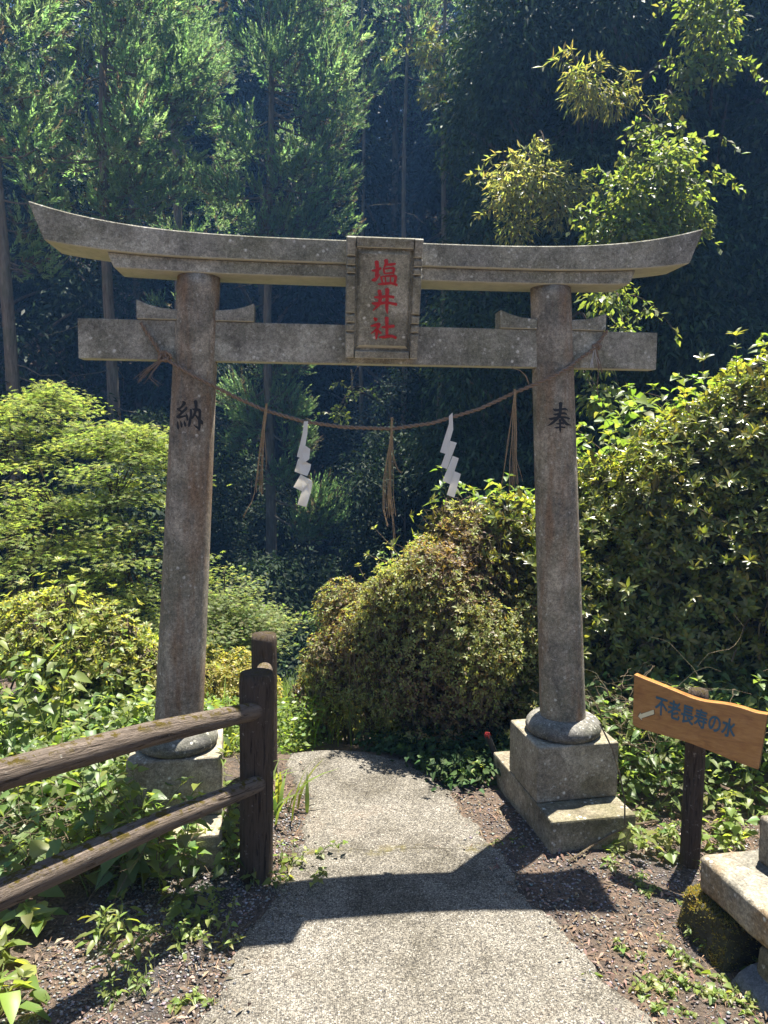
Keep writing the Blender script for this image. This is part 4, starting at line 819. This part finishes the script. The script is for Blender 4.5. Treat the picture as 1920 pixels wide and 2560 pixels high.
# dark understorey on the left under the cedars
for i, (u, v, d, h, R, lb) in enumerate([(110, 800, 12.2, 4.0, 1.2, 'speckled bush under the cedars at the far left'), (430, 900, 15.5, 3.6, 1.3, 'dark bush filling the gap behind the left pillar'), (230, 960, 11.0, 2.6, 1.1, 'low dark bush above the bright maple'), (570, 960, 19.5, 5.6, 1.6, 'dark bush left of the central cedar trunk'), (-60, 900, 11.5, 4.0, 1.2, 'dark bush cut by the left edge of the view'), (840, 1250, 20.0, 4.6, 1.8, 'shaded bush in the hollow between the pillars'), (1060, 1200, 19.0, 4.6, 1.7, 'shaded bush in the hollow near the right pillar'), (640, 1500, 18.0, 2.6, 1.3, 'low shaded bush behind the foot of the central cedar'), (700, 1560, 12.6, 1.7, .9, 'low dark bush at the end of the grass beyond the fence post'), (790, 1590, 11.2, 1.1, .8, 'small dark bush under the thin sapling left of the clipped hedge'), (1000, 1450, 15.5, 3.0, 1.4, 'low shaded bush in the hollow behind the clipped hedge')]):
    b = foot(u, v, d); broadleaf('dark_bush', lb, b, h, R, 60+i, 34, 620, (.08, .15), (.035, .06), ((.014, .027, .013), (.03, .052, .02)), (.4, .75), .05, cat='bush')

# ------------------------------------------------------------------ maples
def maple(label, blobs, seed, n_m3, pal, base_uvd, L=(.04, .065)):
    global rng
    keep = rng; rng = np.random.default_rng(seed); base = foot(*base_uvd); t = empty('maple_tree', base, label, 'tree'); mb = MB(); lv = Leaves(); top = np.mean([c for c, r in blobs], 0)-base
    k = np.linspace(0, 1, 9)[:, None]
    for s in range(3): mb.tube(np.array([rng.normal()*.05, rng.normal()*.05, -.1])*(1-k)+(top*np.array([.6, .6, .75])+rng.normal(size=3)*.25)*k, np.linspace(.05, .02, 9), 7, wob=.04)
    for c, r in blobs:
        r = np.array(r); c = np.array(c)-base; vol = np.prod(r); nl = max(5, int(r[2]/.075))
        for i in range(int(nl*5)):                          # flat layered sprays
            d = rdir(1)[0]; rad = rng.random()**(1/2.6); p = c+d*r*rad; o = nrm(d*np.array([1, 1, .0])+1e-6); l = rng.uniform(.18, .34); st = p-o*l*.6
            mb.tube([c*.55+top*.15+st*.3, st, p, p+o*l*.7-np.array([0, 0, .05])], [.008, .005, .003, .0015], 4)
            n = int(n_m3*rng.uniform(.7, 1.3)); q = rng.normal(size=(n, 2)); sd = np.array([-o[1], o[0], 0]); f = rng.random((n, 1))
            P = p+o*(q[:, :1]*.5)*l+sd*q[:, 1:]*l*.42+np.array([0, 0, 1])*(-.10*(q[:, :1]*.5*l)**1+rng.normal(size=(n, 1))*.025-.25*(q[:, 1:]*l*.42)**2)
            D = nrm(o*(.7+.5*rng.normal(size=(n, 1)))+sd*rng.normal(size=(n, 1))*.8+np.array([0, 0, -.18])); lv.add(P, D, np.array([0, 0, 1.])+rng.normal(size=(n, 3))*.32, rng.uniform(*L, n), .03, hue(n, *pal))
    local('trunk', mb.mesh('trunk'), DARKTWIG, t); local('crown', lv.mesh('crown', 'star', .1, .3), LEAFM, t); rng = keep; return t
maple('bright lime maple spreading left of the left pillar', [(at(300, 1240, 6.4), (.55, .5, .48)), (at(120, 1290, 6.2), (.65, .5, .45)), (at(330, 1420, 6.1), (.6, .5, .4)), (at(60, 1420, 5.9), (.5, .5, .4)), (at(210, 1530, 5.9), (.65, .4, .32)), (at(360, 1120, 6.5), (.3, .3, .24)), (at(270, 1110, 6.6), (.28, .3, .22))], 51, 72, LIME, (230, 1600, 6.4), (.03, .05))
maple('upper yellow green maple branch at the left edge above the bright maple', [(at(70, 1050, 7.6), (.5, .5, .3)), (at(20, 1120, 7.4), (.4, .4, .3)), (at(130, 1010, 7.8), (.35, .4, .2))], 52, 56, LIME, (20, 1500, 7.6), (.035, .055))
maple('low pale green maple right of the left pillar above the yellow hedge', [(at(560, 1520, 6.4), (.32, .4, .36)), (at(640, 1545, 6.5), (.22, .3, .16)), (at(500, 1570, 6.2), (.4, .4, .3)), (at(600, 1600, 6.3), (.3, .35, .22))], 53, 105, ((.13, .17, .06), (.2, .23, .1)), (560, 1640, 6.4), (.024, .038))

# ------------------------------------------------------------------ hedges
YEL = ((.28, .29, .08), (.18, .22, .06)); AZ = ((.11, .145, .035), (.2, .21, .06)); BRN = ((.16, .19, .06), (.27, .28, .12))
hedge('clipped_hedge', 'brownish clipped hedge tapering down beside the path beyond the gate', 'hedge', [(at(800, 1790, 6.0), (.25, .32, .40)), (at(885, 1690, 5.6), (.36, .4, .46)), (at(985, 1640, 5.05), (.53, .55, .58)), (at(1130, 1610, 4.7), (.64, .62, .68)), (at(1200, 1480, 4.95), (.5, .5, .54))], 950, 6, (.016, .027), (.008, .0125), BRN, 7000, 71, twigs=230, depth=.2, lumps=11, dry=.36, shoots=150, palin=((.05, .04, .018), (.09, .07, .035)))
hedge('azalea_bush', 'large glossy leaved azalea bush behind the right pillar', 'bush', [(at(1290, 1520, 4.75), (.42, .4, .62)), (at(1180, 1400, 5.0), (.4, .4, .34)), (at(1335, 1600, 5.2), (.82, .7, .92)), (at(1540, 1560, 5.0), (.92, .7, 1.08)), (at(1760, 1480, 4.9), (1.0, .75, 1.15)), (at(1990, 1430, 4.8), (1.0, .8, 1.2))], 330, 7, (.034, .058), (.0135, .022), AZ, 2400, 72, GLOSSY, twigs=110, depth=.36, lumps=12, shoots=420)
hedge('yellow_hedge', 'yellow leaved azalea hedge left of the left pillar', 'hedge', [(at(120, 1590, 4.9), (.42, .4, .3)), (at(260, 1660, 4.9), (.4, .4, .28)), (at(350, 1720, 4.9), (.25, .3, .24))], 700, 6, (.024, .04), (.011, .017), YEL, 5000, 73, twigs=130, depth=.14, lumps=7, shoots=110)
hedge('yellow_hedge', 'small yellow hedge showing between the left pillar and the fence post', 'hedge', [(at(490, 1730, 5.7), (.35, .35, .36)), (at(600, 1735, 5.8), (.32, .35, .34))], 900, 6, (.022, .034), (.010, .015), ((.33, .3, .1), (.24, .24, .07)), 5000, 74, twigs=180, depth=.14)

# ------------------------------------------------------------------ leafy plants
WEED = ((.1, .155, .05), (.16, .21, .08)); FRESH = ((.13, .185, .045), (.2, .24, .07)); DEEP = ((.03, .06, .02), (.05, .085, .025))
def plant(label, u, v, d, st, pal, seed, kind='heart', name='leafy_plant', **kw):
    p = at(u, v, d); b = np.array([p[0], p[1], max(ground_at(p[0], p[1]), p[2])]) if kw.pop('raised', False) else foot(u, v, d); return weed(name, label, b, st, pal, seed, kind, **kw)
LPL = [('tall broad leaved weed at the left edge in front of the bright maple', 60, 1500, 3.9, (7, .13, 1.05, .3, 7, .095, .06)), ('broad leaved weed left of the pillar, bent over the yellow hedge', 170, 1600, 3.8, (8, .16, .78, .45, 6, .085, .058)),
       ('dense leafy weed at the left edge above the upper rail', 30, 1700, 3.5, (9, .17, .62, .5, 6, .085, .06)), ('vine leaved weed in front of the yellow hedge', 270, 1700, 4.0, (9, .18, .55, .6, 6, .075, .058)), ('pale leafy weed touching the left side of the left pillar', 345, 1760, 3.9, (8, .12, .5, .45, 5, .085, .05)),
       ('leafy weed behind the upper rail, left of the pillar foot', 200, 1820, 3.4, (9, .15, .36, .6, 5, .08, .058)), ('low leafy weed by the pillar foot behind the rails', 330, 1960, 3.15, (6, .1, .26, .6, 4, .085, .062)), ('dark broad leaved weed in front of the left pedestal block', 440, 1990, 3.2, (7, .1, .24, .6, 4, .075, .055)), ('pale stemmed weed at the left corner of the left pedestal', 335, 2030, 3.05, (13, .08, .52, .6, 6, .08, .058)), ('drooping broad leaved weed covering the left end of the pedestal block', 365, 1960, 3.08, (11, .07, .5, .7, 6, .075, .055)), ('weed between the two rails near the fence post', 545, 2010, 3.1, (6, .07, .2, .5, 4, .06, .04)), ('large leaved weed under the upper rail at the left', 110, 1960, 2.9, (6, .12, .28, .6, 4, .085, .065))]
for i, (lb, u, v, d, s) in enumerate(LPL): plant(lb, u, v, d, stems(*s, 200+i), WEED if i % 3 else FRESH, 200+i)
RPL = [('broad leaved weed rising from the hedge top beside the right paper streamer', 1180, 1290, 5.7, (7, .12, .55, .4, 6, .11, .075)), ('broad leaved weed on the hedge just left of the right pillar', 1290, 1260, 5.6, (6, .12, .5, .4, 5, .11, .07)), ('broad leaved weed on the bush just right of the right pillar', 1490, 1180, 5.6, (8, .15, .6, .4, 6, .12, .08)),
       ('tall broad leaved weed on the bush top toward the right edge', 1640, 1130, 5.5, (8, .18, .62, .4, 6, .12, .08)), ('tallest broad leaved weed at the right edge above the bush', 1810, 1060, 5.4, (9, .2, .7, .4, 7, .12, .08)), ('broad leaved weed cut by the right edge above the bush', 1930, 1000, 5.4, (8, .18, .7, .4, 7, .12, .08)), ('small leafy weed on the hedge crest over the dark hollow', 1020, 1410, 5.9, (5, .12, .3, .5, 4, .08, .05))]
for i, (lb, u, v, d, s) in enumerate(RPL): plant(lb, u, v+60, d, stems(*s, 300+i), ((.09, .15, .035), (.14, .2, .06)), 300+i, raised=True)
LOW = [('leafy weed behind the signboard at the right edge', 1860, 1720, 4.1, (8, .18, .55, .5, 5, .085, .055)), ('leafy weed between the right pillar foot and the signboard', 1560, 1840, 3.75, (7, .13, .36, .6, 5, .06, .04)), ('leafy weed right of the sign post below the board', 1830, 1990, 3.4, (9, .14, .32, .6, 5, .06, .042)), ('low leafy weed at the foot of the sign post', 1720, 2085, 3.05, (6, .08, .15, .6, 4, .055, .042)), ('small fern like weed in front of the pedestal steps', 1655, 2060, 3.2, (7, .09, .12, .6, 4, .045, .03)), ('low weed between the sign post and the stone slab', 1850, 2100, 3.05, (7, .1, .16, .6, 4, .055, .04))]
for i, (lb, u, v, d, s) in enumerate(LOW):
    p = on_z(u, v, -.17) if i > 2 else foot(u, v, d); weed('leafy_plant', lb, (p[0], p[1], ground_at(p[0], p[1])), stems(*s, 400+i), FRESH if i > 1 else WEED, 400+i, 'heart')
SMALL = [('bright green weed tuft on the gravel between fence and path', 500, 2360, 12, .05, .14, .035, .02), ('lanky weed on the gravel left of the bright tuft', 285, 2360, 7, .06, .2, .06, .022), ('spindly pale weed on the gravel at lower left', 345, 2480, 5, .03, .12, .035, .014), ('weed with one large leaf at the bottom left corner', 15, 2490, 4, .05, .14, .1, .055), ('weed under the lower rail at the left edge', 40, 2330, 5, .06, .16, .08, .055), ('leafy weed under the lower rail near the post', 370, 2200, 6, .08, .16, .07, .05),
         ('creeping weed around the foot of the near fence post', 620, 2210, 9, .09, .13, .035, .025), ('small weed on the path edge right of the near fence post', 715, 2190, 5, .05, .1, .035, .022), ('tiny two leaved sprout on the path beside the post', 775, 2185, 2, .015, .06, .035, .022), ('weed at the right end of the lower rail', 600, 2120, 7, .06, .2, .045, .03),
         ('clover like weed on the dirt at the lower right, nearest the path', 1640, 2480, 12, .06, .05, .03, .026), ('clover like weed on the dirt beside the grey stone', 1790, 2450, 14, .06, .06, .03, .026), ('low yellow weed at the bottom right corner', 1870, 2540, 8, .06, .05, .03, .02), ('weed sprig under the stone slab', 1760, 2340, 5, .04, .1, .035, .02), ('small weed on the dirt in front of the mossy stone', 1625, 2215, 5, .04, .06, .03, .02), ('leafy weed hiding the right end of the pedestal step', 1600, 2085, 8, .06, .16, .055, .035), ('small weed in the shadow before the right pedestal', 1500, 2150, 5, .04, .06, .035, .02), ('light green fern like weed at the path edge left of the right pedestal', 1185, 1935, 6, .05, .16, .05, .025), ('yellow green moss weed at the path edge before the pedestal', 1235, 2105, 9, .04, .03, .025, .016), ('scattered pale weed at the bottom left of the path', 480, 2500, 6, .05, .03, .035, .022)]
for i, (lb, u, v, n, r, h, L_, W_) in enumerate(SMALL):
    p = on_z(u, v, -.19); weed('ground_weed', lb, (p[0], p[1], ground_at(p[0], p[1])), stems(n, r, h, .7, 4, L_, W_, 500+i), FRESH, 500+i, 'oval' if i in (1, 2, 16) else 'heart', hang=.1)
for i, (lb, u, v, n, L_, W_) in enumerate([('arching green iris leaves at the path edge beside the near fence post', 715, 2040, 16, .34, .024), ('iris leaves behind the near fence post', 650, 1985, 12, .4, .026), ('broad upright leaves right of the left pillar behind the rail', 555, 1850, 10, .42, .03), ('single tall blade clump at the left edge behind the rail', 15, 1880, 5, .4, .03)]):
    p = on_z(u, v, -.19); blades('iris_plant', lb, np.array([p[0], p[1], ground_at(p[0], p[1])]), n, .05, L_, W_, FRESH, 600+i, 'plant', arch=.75)

# ------------------------------------------------------------------ stuff: grass, ground cover, litter, gravel
p = foot(740, 1760, 7.6); blades('grass', 'bright long grass beyond the path crest', p, 9000, .8, .62, .012, ((.1, .17, .025), (.16, .22, .04)), 701, kind='stuff')
def cover(name, label, n, xy, L, W, pal, seed, hmax, kind='heart', m=None):
    global rng
    keep = rng; rng = np.random.default_rng(seed); xs_, ys_ = xy(n); z = height(xs_, ys_)+rng.random(n)**1.4*hmax; lv = Leaves(); n = len(xs_)
    D = rng.normal(size=(n, 3)); D[:, 2] = D[:, 2]*.3-.1; lv.add(np.stack([xs_, ys_, z], 1), D, np.array([0, 0, 1.])+rng.normal(size=(n, 3))*.45, rng.uniform(*L, n), rng.uniform(*W, n), hue(n, *pal))
    o = link(name, lv.mesh(name, kind, .2, .3), m or LEAF); tag(o, label, None, None, 'stuff'); rng = keep; return o
def quad_area(P, jx=.05):
    Q = np.array(P)
    def f(n):
        a, b_ = rng.random(n), rng.random(n); pts = (Q[0][None]*((1-a)*(1-b_))[:, None]+Q[1][None]*(a*(1-b_))[:, None]+Q[2][None]*(a*b_)[:, None]+Q[3][None]*((1-a)*b_)[:, None]); return pts[:, 0]+rng.normal(size=n)*jx, pts[:, 1]+rng.normal(size=n)*jx
    return f
cover('ground_cover', 'bright leafy ground cover on the slope beyond the path', 26000, quad_area([(-1.3, 1.2), (-.35, .95), (.9, 8.5), (-2.6, 8)]), (.025, .055), (.014, .026), ((.1, .16, .035), (.17, .23, .06)), 702, .36, 'simple')
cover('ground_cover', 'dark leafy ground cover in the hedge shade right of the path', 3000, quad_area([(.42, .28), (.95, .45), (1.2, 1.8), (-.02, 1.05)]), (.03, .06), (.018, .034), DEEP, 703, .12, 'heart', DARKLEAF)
cover('ground_cover', 'leafy ground cover on the bank behind the signpost', 5200, quad_area([(1.15, .1), (3.2, -.5), (3.6, 1.4), (1.2, 1.0)]), (.04, .08), (.025, .045), WEED, 704, .4)
cover('ground_cover', 'tangled leafy ground cover behind the fence on the left', 8000, quad_area([(-3.0, -.35), (-.78, -.1), (-.9, 1.4), (-3.6, 1.8)]), (.04, .085), (.026, .05), WEED, 705, .34)
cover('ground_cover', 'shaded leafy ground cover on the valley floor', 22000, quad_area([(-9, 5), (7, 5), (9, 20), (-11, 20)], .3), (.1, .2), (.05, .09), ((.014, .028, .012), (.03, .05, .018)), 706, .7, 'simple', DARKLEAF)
def patch(x, y, s):
    q = np.sin(x*5.1+s)*np.sin(y*4.3+s*2)+np.sin(x*11+y*7+s)*.6+np.sin(x*19-y*23+s*3)*.4; return np.clip(.42+.5*q, .05, 1)
def litter(name, label, n, xy, seed, pal, size, flatn=.35, dz=.012):
    global rng
    keep = rng; rng = np.random.default_rng(seed); xs_, ys_ = xy(n); ok = ~on_path(xs_, ys_) | (rng.random(len(xs_)) < .004); ok &= patch(xs_, ys_, seed) > rng.random(len(xs_)); xs_, ys_ = xs_[ok], ys_[ok]; n = len(xs_); lv = Leaves(); D = rng.normal(size=(n, 3)); D[:, 2] *= .25
    zo = np.where(on_path(xs_, ys_), .012, 0); lv.add(np.stack([xs_, ys_, height(xs_, ys_)+zo+.004+rng.random(n)*dz], 1), D, np.array([0, 0, 1.])+rng.normal(size=(n, 3))*flatn, rng.uniform(size[0], size[1], n), rng.uniform(size[2], size[3], n), hue(n, *pal, .3))
    o = link(name, lv.mesh(name, 'simple', .5, .6), TINT); tag(o, label, None, None, 'stuff'); rng = keep; return o
allr = quad_area([(.3, -2.6), (2.6, -2.6), (2.9, .6), (.35, .3)]); alll = quad_area([(-2.8, -2.8), (-.3, -2.8), (-.36, .7), (-3.2, .8)])
litter('fallen_leaves', 'dry brown leaf litter on the dirt right of the path', 9500, allr, 711, ((.09, .06, .042), (.23, .165, .115)), (.012, .045, .003, .014))
litter('fallen_leaves', 'dry brown leaf litter under and around the fence', 9500, alll, 712, ((.085, .06, .042), (.22, .165, .115)), (.012, .05, .003, .014))
litter('cedar_needles', 'thin brown cedar needles and twigs on the dirt', 12000, allr, 713, ((.14, .085, .05), (.27, .18, .11)), (.02, .06, .0012, .003), .2); litter('cedar_needles', 'thin brown cedar needles and twigs left of the path', 12000, alll, 714, ((.14, .085, .05), (.27, .18, .11)), (.02, .07, .0012, .003), .2)
def gravel(name, label, n, xy, seed, lo=.0018, hi=.0095):
    global rng
    keep = rng; rng = np.random.default_rng(seed); xs_, ys_ = xy(n); ok = ~on_path(xs_, ys_) | (rng.random(len(xs_)) < .012); xs_, ys_ = xs_[ok], ys_[ok]; n = len(xs_); r = rng.uniform(0, 1, n)**3.5*(hi-lo)+lo
    zo = np.where(on_path(xs_, ys_), .014, 0); c = np.stack([xs_, ys_, height(xs_, ys_)+r*.35+zo], 1)
    o8 = np.array([(1, 0, 0), (0, 1, 0), (-1, 0, 0), (0, -1, 0), (0, 0, 1), (0, 0, -1)], float)
    v = o8[None]*(r[:, None, None])*rng.uniform(.45, 1.3, (n, 6, 1))*np.array([1, 1, .55]); a = rng.uniform(0, 6.28, n); ca, sa = np.cos(a)[:, None], np.sin(a)[:, None]; v = np.stack([v[..., 0]*ca-v[..., 1]*sa, v[..., 0]*sa+v[..., 1]*ca, v[..., 2]], 2)+c[:, None]
    tri = np.array([0, 1, 4, 1, 2, 4, 2, 3, 4, 3, 0, 4, 1, 0, 5, 2, 1, 5, 3, 2, 5, 0, 3, 5]); idx = ((np.arange(n)*6)[:, None]+tri).ravel(); g_ = rng.uniform(.05, .3, (n, 1))**1.0*np.where(rng.random((n, 1)) < .04, 1.7, 1); col = g_*np.where(rng.random((n, 1)) < .35, np.array([[1.05, .85, .7]]), np.array([[1, .97, .95]]))*(1+.06*rng.normal(size=(n, 3)))
    o = link(name, fast_mesh(name, v.reshape(-1, 3), idx, 3, np.repeat(np.clip(col, .01, .7), 6, 0)), TINT); tag(o, label, None, None, 'stuff'); rng = keep
gravel('gravel', 'dark grey gravel left of the path', 44000, quad_area([(-1.7, -2.8), (-.4, -2.8), (-.3, .3), (-1.0, .1)]), 721)
gravel('gravel', 'dark grey gravel and grit right of the path', 40000, quad_area([(.4, -2.8), (2.0, -2.8), (1.9, -.3), (.3, .25)]), 722)
# dead vines
def vines(label, boxes, n, seed, r=(.0016, .0035), l=(.25, .7), m=None):
    global rng
    keep = rng; rng = np.random.default_rng(seed); mb = MB(); lo, hi = np.array(boxes[0]), np.array(boxes[1])
    for i in range(n):
        p = lo+(hi-lo)*rng.random(3); d = rdir(1)[0]*np.array([1, 1, .4]); pts = [p]
        for k in range(9): d = nrm((d+rng.normal(size=3)*.35+np.array([0, 0, -.05]))[None])[0]; p = p+d*rng.uniform(*l)/9; p[2] = max(p[2], ground_at(p[0], p[1])+.006); pts.append(p)
        mb.tube(pts, np.linspace(rng.uniform(*r), r[0]*.6, 10), 4)
    tag(link('dead_vines', mb.mesh('dead_vines'), m or TWIG), label, 'dead vines'); rng = keep
vines('tangle of dry brown vines heaped against the right pillar foot', ((1.02, .02, .1), (1.5, .35, .38)), 90, 731, (.001, .0026), (.15, .45)); vines('dry twigs and vines lying on the ground behind the rails at left', ((-1.7, -.45, -.18), (-.75, -.05, .08)), 130, 732, (.0015, .003)); vines('few dry stalks on the bank behind the signboard', ((1.3, -.1, .0), (2.2, .35, .5)), 22, 733, (.001, .002))
mb = MB(); q = [on_z(1420, 2155, -.17), on_z(1490, 2108, -.15), on_z(1540, 2080, -.11), on_z(1580, 2062, -.09), on_z(1645, 2052, -.1)]; mb.tube(resample(q, 24), .0045, 6); mb.tube([at(1562, 2060, 3.1), at(1562, 2000, 3.1), at(1548, 1930, 3.1), at(1530, 1870, 3.12), at(1500, 1810, 3.15)], .0035, 5)
tag(link('dry_stick', mb.mesh('dry_stick'), TWIG), 'pale dry vine stick leaning on the corner of the right pedestal', 'stick')
for o in C.objects:
    if o.type == 'MESH' and not o.data.materials: print('no material', o.name)
print('faces', sum(len(m.polygons) for m in bpy.data.meshes))

keep = rng; rng = np.random.default_rng(77); lv = Leaves(); me = mossy.data; n0 = len(me.polygons); cen = np.zeros(n0*3); me.polygons.foreach_get('center', cen); nr = np.zeros(n0*3); me.polygons.foreach_get('normal', nr); ar = np.zeros(n0); me.polygons.foreach_get('area', ar); cen = cen.reshape(-1, 3); nr = nr.reshape(-1, 3)
nr_ = nr.reshape(-1, 3)[:, 2]; wgt = ar*np.where(nr_ > .35, 1.0, .1); pi = rng.choice(n0, 9000, p=wgt/wgt.sum()); P = cen[pi]+rng.normal(size=(9000, 3))*np.sqrt(ar[pi])[:, None]*.4; P = P-nr[pi]*np.sum((P-cen[pi])*nr[pi], 1, keepdims=True); D = nr[pi]*.7+rng.normal(size=P.shape)*.5+np.array([0, 0, .3])
lv.add(P, D, rdir(9000), rng.uniform(.006, .014, 9000), .003, np.where((np.sin(P[:, :1]*31)+np.sin(P[:, 1:2]*27)+rng.normal(size=(9000, 1))*.6) > .3, hue(9000, (.2, .17, .05), (.3, .25, .09)), hue(9000, (.09, .09, .025), (.16, .15, .045))))
local('moss_fuzz', lv.mesh('moss_fuzz', 'simple'), LEAF, mossy); rng = keep

# ------------------------------------------------------------------ the air: thin bluish haze
m, t, o = mat('air'); pv = N(t, 'ShaderNodeVolumePrincipled'); pv.inputs['Color'].default_value = (.2, .46, 1, 1); pv.inputs['Density'].default_value = .0018; pv.inputs['Anisotropy'].default_value = .3
t.links.new(pv.outputs[0], o.inputs['Volume'])
mb = MB(); mb.box((-140, -70, -8), (140, 170, 50)); hz = link('haze', mb.mesh('haze'), m); tag(hz, 'thin bluish backlit haze in the valley air', None, None, 'stuff')
